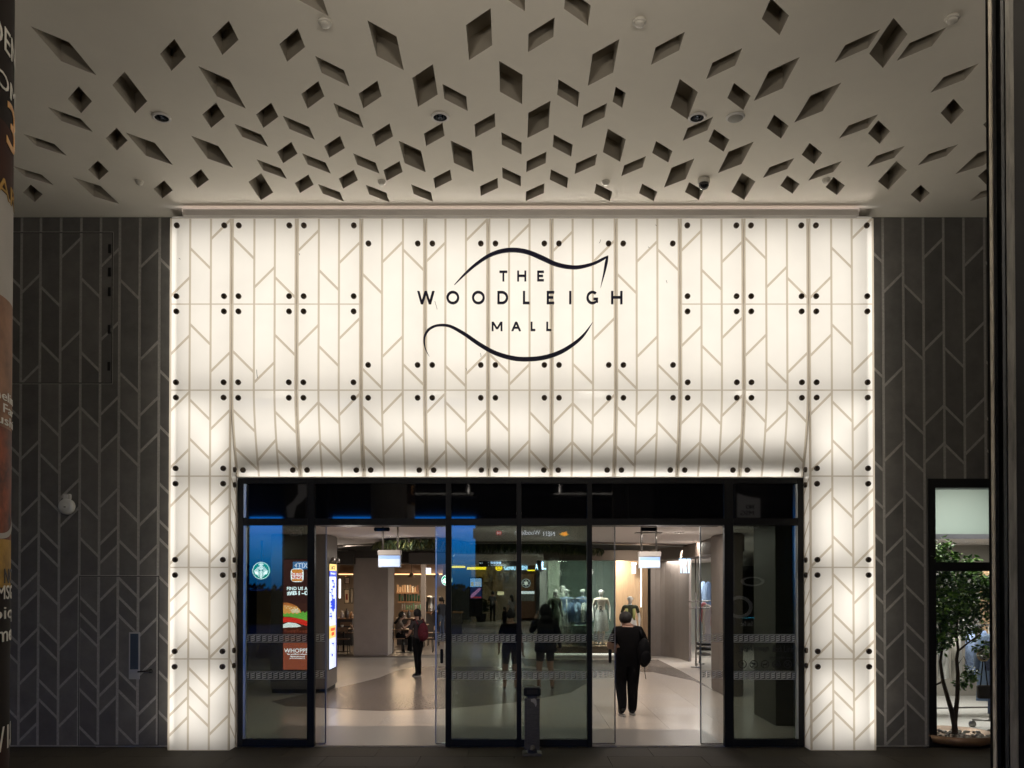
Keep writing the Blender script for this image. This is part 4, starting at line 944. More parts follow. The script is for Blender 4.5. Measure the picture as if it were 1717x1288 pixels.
for (xa, xb, d, lab) in ((568, 592, 29, 'copper barrel vault canopy left of the beige column'), (662, 706, 31, 'copper barrel vault canopy over the product shelves'), (714, 742, 31.5, 'copper barrel vault canopy by the cafe counter end')):
    v = thing('barrel_vault', lab, 'canopy', group='copper barrel vaults of the cafe'); p, q = pt(xa, 962, d), pt(xb, 944, d); m = MB(); n = 12; L = []
    for k in range(n + 1):
        an = math.pi / 2 * k / n; L.append((p.y + .9 * (1 - math.cos(an)), p.z + (q.z - p.z) * math.sin(an)))
    for k in range(n): m.add([(p.x, *L[k]), (q.x, *L[k]), (q.x, *L[k + 1]), (p.x, *L[k + 1])], [(0, 1, 2, 3)], 0, True)
    m.build('vault', M_copper, v); MB().box(p.x, q.x, p.y - .02, p.y + .0, p.z - .04, p.z - .002).build('light_strip', scr('warm_strip', (1.0, .55, .24), 2.2), v)
M_wood = mat('shelf_wood', (.20, .11, .06), .5, noise=.3, nscale=10, stretch=(1, 8, 8))
pc = [mat('pack_%s' % n, c, .5) for n, c in (('cream', (.70, .62, .50)), ('white', (.75, .74, .70)), ('brown', (.16, .08, .05)), ('tan', (.45, .30, .18)))]
pg = [mat('cup_%s' % n, c, .35) for n, c in (('green', (.02, .09, .05)), ('black', (.015, .015, .015)), ('teal', (.04, .14, .10)))]
pw = [mat('tumbler_%s' % n, c, .3) for n, c in (('white', (.7, .72, .68)), ('mint', (.30, .62, .42)), ('lime', (.12, .45, .16)))]
for (x0_, x1_, y, lab, ms, kind, n) in ((664.5, 702, 993.5, 'top wooden shelf of cream packs on the cafe wall', pc, 'b', 9), (667, 704, 1008.5, 'middle wooden shelf of dark mugs on the cafe wall', pg, 'c', 8), (672, 706, 1023.5, 'lowest wooden shelf of pale tumblers on the cafe wall', pw, 'c', 9)):
    d = 34.6; a, b = pt(x0_, y, d), pt(x1_, y, d); sh = thing('wall_shelf', lab, 'shelf'); MB().box(a.x, b.x, a.y, a.y + .45, a.z - .05, a.z).build('board', M_wood, sh)
    for k in range(n):
        x = a.x + (k + .5) * (b.x - a.x) / n; h = random.uniform(.19, .32); w = (b.x - a.x) / n * random.uniform(.6, .85)
        if kind == 'b': MB().cbox((0, 0, h / 2), (w, .12, h)).build('pack', random.choice(ms), label=ORD[k] + ' coffee pack from the left on the ' + lab.split(' of ')[0], cat='package', group='coffee packs on the top cafe shelf', loc=(x, a.y + .12, a.z + .001))
        else:
            o = MB().lathe([(w * .38, 0), (w * .46, h * .9), (w * .5, h), (w * .4, h)], n=12).build('mug' if 'mugs' in lab else 'tumbler', random.choice(ms), label=ORD[k] + (' dark mug' if 'mugs' in lab else ' pale tumbler') + ' from the left on the ' + lab.split(' of ')[0], cat='cup', group='cups on the ' + lab.split(' of ')[0], loc=(x, a.y + .12, a.z + .001))
alamp('shelf_lamp', (pt(684, 968, 34).x, Yd(34), pt(684, 964, 34).z), 1.3, .2, 40, (1, .72, .45), (R(-20), 0, 0))
alamp('cafe_lamp', (pt(725, 968, 33).x, Yd(33), pt(725, 962, 33).z), .8, .3, 30, (1, .74, .50), (R(0), 0, 0)); alamp('cafe_lamp', (pt(578, 968, 31).x, Yd(31), pt(578, 962, 31).z), .6, .3, 26, (1, .70, .42), (0, 0, 0))
# counter with under-lit edge, coffee machine
t = thing('cafe_counter', 'dark cafe counter with a glowing line along its foot', 'counter'); a = pt(712, 1040, 33)
MB().box(a.x, a.x + 1.4, a.y, a.y + .7, .0, 1.02).build('body', M_bulk, t); MB().box(a.x - .03, a.x + 1.45, a.y - .04, a.y + .72, 1.022, 1.07).build('top', M_wood, t)
q0, q1 = on_z(716, 1056, .05), on_z(733, 1046, .05); MB().tube([(q0.x, q0.y, .06), (q1.x, q1.y, .06)], .05).build('light_line', scr('warm_line', (1.0, .70, .36), 3.0), t)
t = thing('coffee_machine', 'chrome cylindrical coffee urn on the cafe counter', 'coffee machine', (pt(721, 1000, 33).x, a.y + .25, 1.072))
MB().lathe([(.17, 0), (.17, .06), (.15, .08), (.15, .52), (.17, .56), (.10, .62), (0, .64)], n=18).build('urn', M_steel, t); MB().cbox((-.22, 0, .2), (.16, .3, .4)).build('grinder', M_black, t); MB().lathe([(.03, 0), (.02, .06)], (0, -.18, .12), 10).build('tap', M_steel, t)
# round cafe signs
M_sg = scr('sign_green', (.0, .26, .10), 2.4); M_sw = scr('sign_white', (.80, .86, .84), 3.0)
def round_sign(px, py, r_px, d, lab):
    p = pt(px, py, d); r = r_px * d / F; t = thing('round_sign', lab, 'sign', tuple(p), group='round lit cafe emblem signs')
    MB().lathe([(r * 1.0, 0), (r, .05), (r * .98, .06)], (0, .0, 0), 36, 'y').build('disc', M_sg, t)
    Y = -.062; m = MB(); ring(m, 0, 0, r, r * .07, Y, 32)
    def pol(pts): m.add([(x * r, Y, z * r) for x, z in pts], [tuple(range(len(pts)))])
    pol([(-.10, .62), (-.30, .66), (-.34, .80), (-.20, .76), (-.13, .92), (0, .80), (.13, .92), (.20, .76), (.34, .80), (.30, .66), (.10, .62)])
    pol([(.0 + .26 * math.cos(k * math.pi / 8), .34 + .30 * math.sin(k * math.pi / 8)) for k in range(16)])
    for sgn in (1, -1):
        for k in range(4):
            x = .34 + .15 * k; pol([(sgn * (x - .05), .45 - .14 * k), (sgn * (x + .05), .48 - .14 * k), (sgn * (x + .04 - .05 * k), -.2 - .08 * k), (sgn * (x - .08 - .05 * k), -.75 + .12 * k), (sgn * (x - .14 - .05 * k), -.72 + .12 * k), (sgn * (x - .06 - .04 * k), -.1)])
    pol([(-.16, .0), (.16, .0), (.20, -.30), (.12, -.90), (-.12, -.90), (-.20, -.30)])
    m.build('emblem', M_sw, t)
    m = MB()
    for dx_ in (-.09, .09): m.add([((dx_ + .04 * math.cos(a * math.pi / 4)) * r, Y - .002, (.38 + .03 * math.sin(a * math.pi / 4)) * r) for a in range(8)], [tuple(range(8))])
    m.add([(x * r, Y - .002, z * r) for x, z in ((-.07, .19), (.07, .19), (.0, .15))], [(0, 1, 2)]); m.build('emblem_detail', M_sg, t)
    MB().box(-.02, .02, -.02, .02, r, min(IC - p.z, r + .5) - .002).build('bracket', M_black, t)
round_sign(439, 957, 14.5, 20, 'round green and white cafe emblem sign behind the far left pane'); round_sign(749.5, 973, 9, 24, 'small round cafe emblem sign partly behind the mullion by the woman')
t = thing('menu_sign', 'small white lit cafe menu board hanging by the counter', 'sign'); B(714, 952.5, 722.5, 962, 31, .04, 'board', scr('menu_white', (.8, .85, 1.0), 1.3), t)
m = MB(); [text_mb(m, w, pt(714.6, 0, 30.98).x, pt(721.9, 0, 30.98).x, pt(714, 956.6 + k * 4.2, 30.98).z, pt(714, 953.4 + k * 4.2, 30.98).z, Yd(30.98), .002) for k, w in enumerate(('PICK', 'UP'))]; m.build('lettering', M_black, t)
t = thing('light_tube', 'vertical white light tube on the cafe wall left of the beige column', 'wall light'); B(568.3, 971, 570.8, 1003, 26.5, .05, 'tube', scr('tube_white', (1, .92, .85), 3.5), t)
for k, (x0_, y0_, x1_, y1_, c, lab) in enumerate(((578, 968, 586, 979, (.55, .45, .40), 'small framed print high on the cafe wall'), (577, 988, 586, 1012, (.62, .50, .36), 'tall framed print with a dark red figure on the cafe wall'), (588, 986, 592, 1012, (.5, .45, .38), 'framed print half hidden by the beige column'))):
    t = thing('framed_print', lab, 'picture', group='framed prints in the cafe'); B(x0_, y0_, x1_, y1_, 33, .04, 'frame', M_black, t); B(x0_ + 1, y0_ + 1, x1_ - 1, y1_ - 1, 32.98, .02, 'print', mat('print_%d' % k, c, .6, noise=.3, nscale=8), t)
    if k == 1: B(579.5, 996, 583, 1006, 32.96, .015, 'figure', mat('print_red', (.22, .04, .03), .6), t)
# tables and chairs
M_tt = mat('table_wood', (.24, .14, .08), .45, noise=.3, nscale=8); M_leg = mat('chair_metal', (.02, .02, .02), .4)
def table(x, y, lab):
    t = thing('cafe_table', lab, 'table', (x, y, 0), group='cafe tables'); bevel(MB().cbox((0, 0, .735), (.75, .7, .03)).build('tabletop', M_tt, t), .008)
    MB().lathe([(.03, .02), (.03, .718)], n=12).build('column', M_leg, t); MB().lathe([(.24, 0), (.24, .012), (.03, .022)], n=20).build('foot', M_leg, t); return t
def chair(x, y, rz, lab):
    t = thing('cafe_chair', lab, 'chair', (x, y, 0), rz, group='dark cafe chairs'); bevel(MB().cbox((0, 0, .45), (.40, .40, .03)).build('seat', M_tt, t), .01)
    for sx_ in (-1, 1):
        for sy in (-1, 1): MB().tube([(sx_ * .19, sy * .19, 0), (sx_ * .16, sy * .16, .435)], .012).build('leg', M_leg, t)
        MB().tube([(sx_ * .17, -.19, .45), (sx_ * .18, -.23, .84)], .012).build('back_post', M_leg, t)
    bevel(MB().cbox((0, -.225, .76), (.40, .02, .14)).build('backrest', M_tt, t), .006); return t
tb = [(576, 1093), (583, 1080), (676, 1094), (700, 1083)]
for k, (px, py) in enumerate(tb):
    p = on_z(px, py, 0); table(p.x, p.y, 'small wooden cafe table ' + ('left of the beige column, nearer the doors', 'left of the beige column, deeper in the cafe', 'beside the seated customer right of the beige column', 'further back behind the woman with the red rucksack')[k])
    if k != 2: chair(p.x + .1, p.y - .62, 0, 'dark cafe chair with its back to the doors ' + ('at the nearer left table', 'at the deeper left table', '', 'behind the woman with the red rucksack')[k])
    chair(p.x + (.55 if k != 2 else .75), p.y + .1, R(90), 'dark cafe chair turned sideways ' + ('at the nearer left table', 'at the deeper left table', 'right of the seated customer', 'beside the low glowing line')[k])
for k, (px, py, c) in enumerate(((570, 1046, (.6, .5, .4)), (574, 1048, (.7, .68, .62)), (581, 1052, (.5, .3, .2)))):
    p = on_z(px, 1093, 0); o = MB().lathe([(.035, 0), (.045, .11), (.04, .11)], n=12).build('paper_cup', mat('cup_%d' % k, c, .5), label='paper cup on the nearer left cafe table, ' + ('paler tan', 'white', 'brown')[k] + ' one', cat='cup', group='paper cups on the cafe table'); o.location = (p.x + (k - 1) * .16 + .0, p.y + .05 * k - .1, .7512)

for k, (px, py, lab) in enumerate(((574, 966, 'at the left edge of the cafe'), (585, 967, 'beside the beige column'), (690, 968, 'over the table behind the woman with the red rucksack'), (733, 969, 'near the cafe counter'))):
    q = pt(px, py, 29.5); t = thing('pendant_lamp', 'small warm cafe pendant lamp ' + lab, 'ceiling light', tuple(q), group='cafe pendant lamps')
    MB().lathe([(.03, .16), (.05, .14), (.12, .02), (.125, 0)], n=18, cap=False).build('shade', M_copper, t); MB().ball((0, 0, .05), .045, 10, 7).build('bulb', scr('warm_bulb', (1.0, .62, .30), 9.0), t); MB().tube([(0, 0, .155), (0, 0, IC - q.z)], .006, 6).build('cord', M_black, t)
for k, (px, py, c, h_) in enumerate(((571, 1041, (.6, .55, .5), .26), (579, 1040, (.12, .1, .09), .34), (587, 1042, (.45, .25, .12), .22), (675, 1040, (.55, .5, .45), .20), (684, 1041, (.08, .07, .06), .28), (697, 1041, (.4, .2, .1), .2))):
    q = on_z(px, 1082, 0); o = MB().lathe([(.06, 0), (.075, .02), (.07, h_ * .6), (.03, h_ * .8), (.03, h_)], n=14).build('jug', mat('jug_%d' % k, c, .35), label=('white jug', 'tall dark bottle', 'brown jug', 'cream jug', 'black bottle', 'copper jug')[k] + ' on the long cafe bench ' + ('left' if px < 600 else 'right') + ' of the beige column', cat='jug', group='jugs on the long cafe benches'); o.location = (q.x, q.y + .25, .952)
for x0_, x1_, s_ in ((562, 592, 'left'), (663, 706, 'right')):
    a, b = on_z(x0_, 1082, 0), on_z(x1_, 1082, 0); t = thing('cafe_bench', 'long dark timber serving bench ' + s_ + ' of the beige column', 'bench'); MB().box(a.x, b.x, a.y, a.y + .5, .91, .95).build('top', M_tt, t); MB().box(a.x + .04, b.x - .04, a.y + .05, a.y + .45, 0, .909).build('cabinet', M_bulk, t)
# ------------------------------------------------------------------ hanging greenery over the cafe
rg = random.Random(3)
def fringe(name, pts, z0, n, lab, drop=.28):
    t = thing(name, lab, 'plant'); m = MB()
    Ls = [Vector(p) for p in pts]
    for a, b in zip(Ls[:-1], Ls[1:]):
        dd = (b - a); nrm = Vector((-dd.y, dd.x)).normalized(); p = [a - nrm * .2, b - nrm * .2, b + nrm * .2, a + nrm * .2]; m.slab([(q.x, q.y) for q in p], z0 + .02, z0 + .10)
    m.build('trough', M_bulk, t); m = MB()
    for k in range(n):
        i = rg.randrange(len(Ls) - 1); s = rg.random(); q = Ls[i].lerp(Ls[i + 1], s); x, y, z = q.x + rg.uniform(-.25, .25), q.y + rg.uniform(-.25, .25), z0 + .08
        d_ = drop * rg.uniform(.2, 1.0); w = rg.uniform(.015, .035); an = rg.uniform(0, 3.14); ux, uy = math.cos(an) * w, math.sin(an) * w; bx, by = rg.uniform(-.12, .12), rg.uniform(-.12, .12)
        m.add([(x - ux, y - uy, z), (x + ux, y + uy, z), (x + ux + bx * .6, y + uy + by * .6, z - d_ * .6), (x + bx, y + by, z - d_), (x - ux + bx * .6, y - uy + by * .6, z - d_ * .6)], [(0, 1, 2, 3, 4)], rg.randrange(2))
    m.build('foliage', [mat('leaf_dark', (.03, .055, .02), .6), mat('leaf_olive', (.10, .11, .035), .6)], t, kind='stuff')
fr = [pt(645, 900, 20), pt(665, 900, 19), pt(700, 900, 18.6), pt(735, 900, 18.8), pt(770, 900, 19.6)]
fringe('hanging_greenery', [(p.x, p.y) for p in fr], IC - .13, 1500, 'dark hanging greenery along the ceiling edge over the left opening', .24)
fr = [pt(762, 900, 22.5), pt(800, 900, 21.2), pt(860, 900, 20.8), pt(920, 900, 21.4), pt(960, 900, 22.8), pt(1000, 900, 25)]
fringe('hanging_greenery', [(p.x, p.y) for p in fr], IC - .10, 1100, 'thin trailing greenery round the oval ceiling behind the middle panes', .26)

# ------------------------------------------------------------------ far sushi shop
D = 50; M_tan = mat('shop_tan', (.42, .34, .25), .7, noise=.1, nscale=1); M_brownw = mat('shop_brown', (.16, .08, .045), .6, noise=.2, nscale=2)
sh = thing('sushi_shop', 'far sushi shop front with tan wall, brown panel and yellow light strips', 'shop')
B(750, 935, 790, 1042, D + .6, .3, 'wall', mat('shop_slate', (.10, .11, .13), .6), sh); B(790, 938, 868, 1042, D + .6, .3, 'wall', M_tan, sh); B(868, 938, 905, 1042, D + .6, .3, 'wall', M_brownw, sh); B(750, 925, 940, 944, D - .3, .6, 'bulkhead', M_dwall, sh)
for (a_, b_, c_, d_) in ((757, 949, 780, 952.2), (783, 951, 815, 955.2), (884, 955.5, 897, 957.5)): B(a_, b_, c_, d_, D - .1, .1, 'light_strip', scr('yellow_strip', (1.0, .72, .02), 3.4), sh)
B(874.5, 963, 895.5, 990, D + .3, .2, 'panel', mat('orange_panel', (.34, .17, .07), .55, noise=.15, nscale=3), sh)
p = pt(882, 978, D + .25); m = MB(); m.lathe([(.29, 0), (.29, .02)], tuple(p), 28, 'y'); m.build('emblem', M_black, sh); m = MB(); ring(m, p.x, p.z, .26, .035, p.y - .03, 28)
for a_ in range(3):
    for rr in (.05, .11, .17): c_, s_ = math.cos(R(60 * a_ + 30)), math.sin(R(60 * a_ + 30)); m.add([(p.x + c_ * rr * g - s_ * .035, p.y - .03, p.z + s_ * rr * g + c_ * .035) for g in (1, -1)] + [(p.x + c_ * rr * g + s_ * .035, p.y - .03, p.z + s_ * rr * g - c_ * .035) for g in (-1, 1)], [(0, 1, 2, 3)])
m.build('emblem_lines', scr('emblem_white', (.7, .7, .66), .8), sh)
B(874.5, 991.5, 896, 996, D - .4, .3, 'counter_light', scr('counter_white', (.9, .95, 1.0), 1.6), sh); B(874.5, 996, 896, 1008, D - .4, .5, 'glass_case', mat('case_grey', (.30, .32, .30), .3), sh); B(872, 1008, 897, 1036, D - .5, .7, 'counter', M_brownw, sh)
for k in range(6): B(812 + k * 8.5, 957, 819.5 + k * 8.5, 966 - (k % 2) * 2, D + .45, .1, 'wall_tile', mat('tan_tile_%d' % (k % 3), ((.36, .29, .22), (.44, .36, .27), (.30, .25, .20))[k % 3], .6), sh)
for k in range(5): B(812 + k * 8.5, 967, 819.5 + k * 8.5, 976, D + .45, .1, 'wall_tile', mat('tan_tile_%d' % ((k + 1) % 3), (.4, .33, .25), .6), sh)
B(826, 972, 843, 991, D + .3, .1, 'picture_panel', mat('tan_picture', (.40, .28, .16), .6, noise=.4, nscale=3), sh); B(834, 992, 845, 998, D - .3, .1, 'screen', scr('till_screen', (.9, .75, .45), 1.3), sh)
sg = thing('shop_sign', 'white glowing lettering of the far sushi shop with a yellow face emblem', 'sign')
m = MB(); text_mb(m, 'GENKI SUSHI', pt(845, 0, D - .5).x, pt(884, 0, D - .5).x, pt(845, 956, D - .5).z, pt(845, 948.6, D - .5).z, Yd(D - .5), .05, bold=.03); m.build('lettering', scr('sushi_white', (.45, .72, 1.0), 4.5), sg)
p = pt(836.5, 952.5, D - .5); m = MB(); m.lathe([(.20, 0), (.20, .05), (.18, .06)], tuple(p), 22, 'y', sx=1, sy=.82); m.build('emblem', scr('emblem_yellow', (1.0, .68, .02), 3.2), sg)
m = MB()
for ex in (-.09, .09): m.lathe([(.035, 0), (.03, .01)], (p.x + ex, p.y - .062, p.z + .04), 10, 'y')
m.add([(p.x + x, p.y - .064, p.z + z) for x, z in ((-.10, -.10), (.0, -.05), (.10, -.10), (.08, -.12), (.0, -.075), (-.08, -.12))], [(0, 1, 2, 3, 4, 5)]); m.build('emblem_face', M_black, sg)
t = thing('menu_screen', 'upright lit menu screen standing before the far sushi shop', 'screen'); d = 44
B(787, 968, 809, 1034, d, .12, 'casing', M_black, t); B(788.5, 970, 807.5, 984, d - .02, .015, 'screen_top', scr('menu_blue', (.35, .58, 1.0), 1.3), t); B(788.5, 984, 807.5, 1003.5, d - .02, .015, 'screen_bottom', scr('menu_navy', (.02, .03, .12), 1.2), t)
m = MB(); q = [pt(x, y, d - .03) for x, y in ((789, 1000), (791, 996), (803, 986), (806.5, 986), (804.5, 991), (794, 1001), (790, 1002.5))]; m.prism([(v.x, v.z) for v in q], q[0].y - .004, q[0].y); m.build('food_picture', scr('menu_pink', (.50, .22, .48), 1.2), t)
B(789, 1000.5, 807, 1003, d - .025, .003, 'screen_strip', scr('menu_red', (.4, .04, .05), 1.1), t); B(789.8, 976, 794, 983, d - .025, .003, 'screen_block', scr('menu_gold', (.75, .55, .15), 1.1), t)
for k in range(3): B(796, 976 + 2.4 * k, 806, 977.4 + 2.4 * k, d - .025, .003, 'screen_line', scr('menu_line', (.8, .8, .9), 1.2), t)
t = thing('direction_sign', 'black hanging direction sign with white level letters before the sushi shop', 'sign'); d = 40
B(803, 940.5, 869, 950, d, .08, 'board', M_black, t)
for (w, x0_, x1_, y0_, y1_) in (('L1', 805, 809, 942.4, 945.2), ('>', 819, 820.4, 942.4, 944.6), ('v', 819, 820.4, 947, 949), ('To Woodleigh Residences', 822.5, 849, 946.6, 949)):
    m = MB(); text_mb(m, w, pt(x0_, 0, d - .01).x, pt(x1_, 0, d - .01).x, pt(0, y1_, d - .01).z, pt(0, y0_, d - .01).z, Yd(d - .01), .004, bold=.02); m.build('lettering', scr('sign_letter', (.75, .84, 1.0), 1.6), t)
for k, w in enumerate('BCDE'):
    p = pt(824.5 + 4.6 * k, 943.7, d - .01); m = MB(); m.lathe([(.06, 0), (.06, .006)], tuple(p), 14, 'y'); m.build('letter_disc', scr('sign_disc', (.45, .62, 1.0), 1.6), t)
for q in (815, 856): a = pt(q, 940.5, d); MB().tube([(a.x, a.y + .04, a.z), (a.x, a.y + .04, IC)], .02).build('rod', M_black, t)
p = on_z(806, 1040, 0); t = thing('potted_plant', 'bushy dark potted plant below the menu screen', 'plant', (p.x + .1, p.y - 2, 0))
MB().lathe([(.25, 0), (.32, .45), (.28, .45), (.26, .40), (0, .40)], n=18).build('pot', M_black, t); m = MB()
for k in range(420):
    a, e, r0 = rg.uniform(0, 6.28), rg.uniform(.1, 1.4), rg.uniform(.2, .75); x, y, z = r0 * math.cos(a) * math.cos(e) * .8, r0 * math.sin(a) * math.cos(e) * .8, .5 + r0 * math.sin(e) * 1.0; w = .05
    m.add([(x, y, z), (x + w * math.sin(a), y - w * math.cos(a), z + .05), (x + .16 * math.cos(a), y + .16 * math.sin(a), z + .02), (x - w * math.sin(a), y + w * math.cos(a), z + .05)], [(0, 1, 2, 3)])
m.build('foliage', mat('leaf_dark', (.03, .055, .02), .6), t, kind='stuff')
# ================================================================== FIGURES
J0 = dict(pelvis=(0, 0, .95), spine=(0, .0, 1.10), chest=(0, -.01, 1.29), neck=(0, 0, 1.45), jaw=(0, .03, 1.53), head=(0, .025, 1.61), crown=(0, .02, 1.665))
for s_, n_ in ((-1, 'L'), (1, 'R')):
    J0.update({'sh' + n_: (s_ * .175, -.01, 1.385), 'el' + n_: (s_ * .235, -.03, 1.11), 'wr' + n_: (s_ * .25, .06, .87), 'hd' + n_: (s_ * .25, .085, .79),
               'hip' + n_: (s_ * .09, 0, .90), 'kn' + n_: (s_ * .095, .02, .49), 'ca' + n_: (s_ * .097, -.012, .34), 'an' + n_: (s_ * .10, -.02, .085), 'to' + n_: (s_ * .115, .13, .035), 'he' + n_: (s_ * .10, -.065, .04)})
RAD = dict(pelvis=(.15, .115), spine=(.145, .105), chest=(.165, .115), neck=(.052, .055), jaw=(.062, .075), head=(.078, .095), crown=(.055, .07), sh=(.062, .062), el=(.043, .043), wr=(.028, .024), hd=(.038, .020), hip=(.09, .095), kn=(.06, .062), ca=(.056, .058), an=(.038, .042), to=(.04, .026), he=(.034, .03))
BON = [('pelvis', 'spine', 'torso'), ('spine', 'chest', 'torso'), ('chest', 'neck', 'collar'), ('neck', 'jaw', 'neck'), ('jaw', 'head', 'head'), ('head', 'crown', 'head')]
for n_ in 'LR': BON += [('chest', 'sh' + n_, 'torso'), ('sh' + n_, 'el' + n_, 'uparm'), ('el' + n_, 'wr' + n_, 'forearm'), ('wr' + n_, 'hd' + n_, 'hand'), ('pelvis', 'hip' + n_, 'hips'), ('hip' + n_, 'kn' + n_, 'thigh'), ('kn' + n_, 'ca' + n_, 'shin'), ('ca' + n_, 'an' + n_, 'shin'), ('an' + n_, 'to' + n_, 'foot'), ('an' + n_, 'he' + n_, 'foot')]
def body_mesh(name, pose, fat, outfit, mats, face=True, rfix=None):
    """one continuous skinned figure; outfit: zone -> material index"""
    J = dict(J0); J.update(pose); names = list(J); idx = {n: i for i, n in enumerate(names)}
    me = bpy.data.meshes.new('skeleton'); me.from_pydata([J[n] for n in names], [(idx[a], idx[b]) for a, b, _ in BON], [])
    ob = bpy.data.objects.new('skeleton', me); COL.objects.link(ob)
    sk = ob.modifiers.new('skin', 'SKIN'); sk.use_smooth_shade = True; sub = ob.modifiers.new('sub', 'SUBSURF'); sub.levels = 2; sub.render_levels = 2
    for i, n in enumerate(names):
        k = n if n in RAD else n[:-1]; r = RAD[k]; f = fat.get(k, 1.0) if isinstance(fat, dict) else fat
        sv = me.skin_vertices[0].data[i]; sv.radius = (r[0] * f, r[1] * f); sv.use_root = (n == 'pelvis')
    dg = bpy.context.evaluated_depsgraph_get(); dg.update()
    ev = bpy.data.meshes.new_from_object(ob.evaluated_get(dg)); bpy.data.objects.remove(ob)
    mb = MB(); mb.add([tuple(v.co) for v in ev.vertices], [tuple(p.vertices) for p in ev.polygons], 0, True); bpy.data.meshes.remove(ev)
    nb = len(mb.f)
    # fingers and thumb
    for n_, s_ in (('L', -1), ('R', 1)):
        w, h, e = Vector(J['wr' + n_]), Vector(J['hd' + n_]), Vector(J['el' + n_]); d = (h - w).normalized(); side = d.cross(Vector((1, 0, 0)) if abs(d.x) < .8 else Vector((0, 0, 1))).normalized(); nrm = d.cross(side).normalized() * s_
        for q, L in enumerate((.070, .082, .076, .060)):
            b = h + side * (.027 - .018 * q) * 1.0; mb.tube([b - d * .01, b + d * L * .45 , b + d * L * .75 - nrm * .014, b + d * L * .9 - nrm * .034], [.0095, .009, .008, .006], 6, mi=1)
        b = w.lerp(h, .45) + side * .032; mb.tube([b - side * .02, b + side * .018 + d * .025, b + side * .024 + d * .055 - nrm * .01], [.012, .010, .007], 6, mi=1)
    nf = len(mb.f)
    if face:
        H = Vector(J['head']); mb.ball((H.x, H.y + .092, H.z - .015), (.013, .02, .026), 8, 6); mb.ball((H.x, H.y + .083, H.z - .062), (.024, .012, .008), 8, 5)
        for s_ in (-1, 1): mb.ball((H.x + s_ * .078, H.y - .005, H.z - .012), (.012, .024, .034), 8, 6); mb.ball((H.x + s_ * .031, H.y + .080, H.z + .01), (.014, .010, .009), 8, 6)
    segs = [(Vector(J[a]), Vector(J[b]), z) for a, b, z in BON]; rz = {z: sum(RAD[a if a in RAD else a[:-1]]) / 2 for a, b, z in BON}
    V = [Vector(v) for v in mb.v]
    for i, f in enumerate(mb.f):
        if nb <= i < nf: mb.m[i] = outfit['hand']; continue
        if i >= nf: mb.m[i] = outfit['head']; continue
        c = sum((V[k] for k in f), Vector()) / len(f); best = None
        for a, b, z in segs:
            ab = b - a; t = max(0, min(1, (c - a).dot(ab) / ab.length_squared)); dd = (c - a - ab * t).length - rz[z] * .8
            if best is None or dd < best[0]: best = (dd, z, t)
        z, t = best[1], best[2]; o = outfit.get(z, 0)
        if isinstance(o, tuple): o = o[1] if t < o[0] else o[2]
        mb.m[i] = o
    return mb.mesh(name, mats)
def person(name_label, loc, rz, H, pose, fat, outfit, mats, hair='short', hairmat=None, group=None, cat='person', nm='person', lean=0):
    t = thing(nm, name_label, cat, loc, rz, group); sc = H / 1.72
    me = body_mesh('body', pose, fat, outfit, mats, True); me.transform(Matrix.Scale(sc, 4)); b = link('body', me, t)
    J = dict(J0); J.update(pose); h = Vector(J['head'])
    if hair:
        m = MB()
        if hair == 'hood':
            m.ball((h.x, h.y - .012, h.z + .005), (.125, .14, .155), 16, 11, keep=lambda p: not (p[1] > .55 and abs(p[2]) < .6)); m.tube([(h.x, h.y - .06, h.z - .08), (h.x, -.05, 1.42)], [.105, .14], 12)
        else:
            zl = -.62 if hair == 'short' else -.9
            m.ball((h.x, h.y - .008, h.z + .016), (.096, .112, .112), 16, 12, keep=lambda p: p[2] > .42 or (p[1] < .25 and p[2] > zl))
            if hair == 'long': m.tube([(h.x, h.y - .07, h.z + .02), (h.x, h.y - .10, h.z - .12), (h.x, -.095, h.z - .26)], [.075, .085, .05], 12, flat=.7)
            if hair == 'tie': m.tube([(h.x, h.y - .10, h.z + .04), (h.x, h.y - .15, h.z - .02), (h.x, h.y - .13, h.z - .15)], [.03, .035, .015], 10)
            rr = random.Random(len(name_label))
            m.v = [tuple(Vector(v) + Vector((rr.uniform(-1, 1), rr.uniform(-1, 1), rr.uniform(-1, 1))) * .004) for v in m.v]
        o = m.build('hood' if hair == 'hood' else 'hair', hairmat or M_hair, t); o.data.transform(Matrix.Scale(sc, 4))
    return t
M_hair = mat('black_hair', (.006, .005, .0045), .7, noise=.4, nscale=60, stretch=(1, 1, .2)); M_skin = mat('skin', (.34, .20, .14), .55, noise=.08, nscale=20)
M_tee = mat('black_tee', (.005, .0045, .005), .85, spec=.1, noise=.3, nscale=12, bump=.5, bscale=14); M_trou = mat('black_trousers', (.005, .005, .006), .85, spec=.1, noise=.3, nscale=12, bump=.5, bscale=12)
M_shoe = mat('dark_shoe', (.01, .01, .011), .6); M_sole = mat('pale_sole', (.30, .29, .28), .6); M_bag = mat('black_rucksack', (.006, .006, .007), .7, spec=.1, noise=.3, nscale=20, bump=.4, bscale=20)
M_maroon = mat('maroon_rucksack', (.085, .016, .024), .7, spec=.1, noise=.3, nscale=20); M_short = mat('dark_shorts', (.03, .03, .034), .85, spec=.1, noise=.2, nscale=10); M_hoodie = mat('charcoal_hoodie', (.016, .016, .017), .9, spec=.1, noise=.3, nscale=10, bump=.5, bscale=14)
def oft(up, leg, foot, sleeve='short', shorts=None, skin=1):
    return dict(torso=0, collar=(.88, 0, skin), hips=leg, thigh=leg if not shorts else (shorts, leg, skin), shin=leg if not shorts else skin, foot=foot, uparm=0 if sleeve == 'long' else (.72, 0, skin), forearm=0 if sleeve == 'long' else skin, hand=skin, neck=(.30, 0, skin), head=skin)
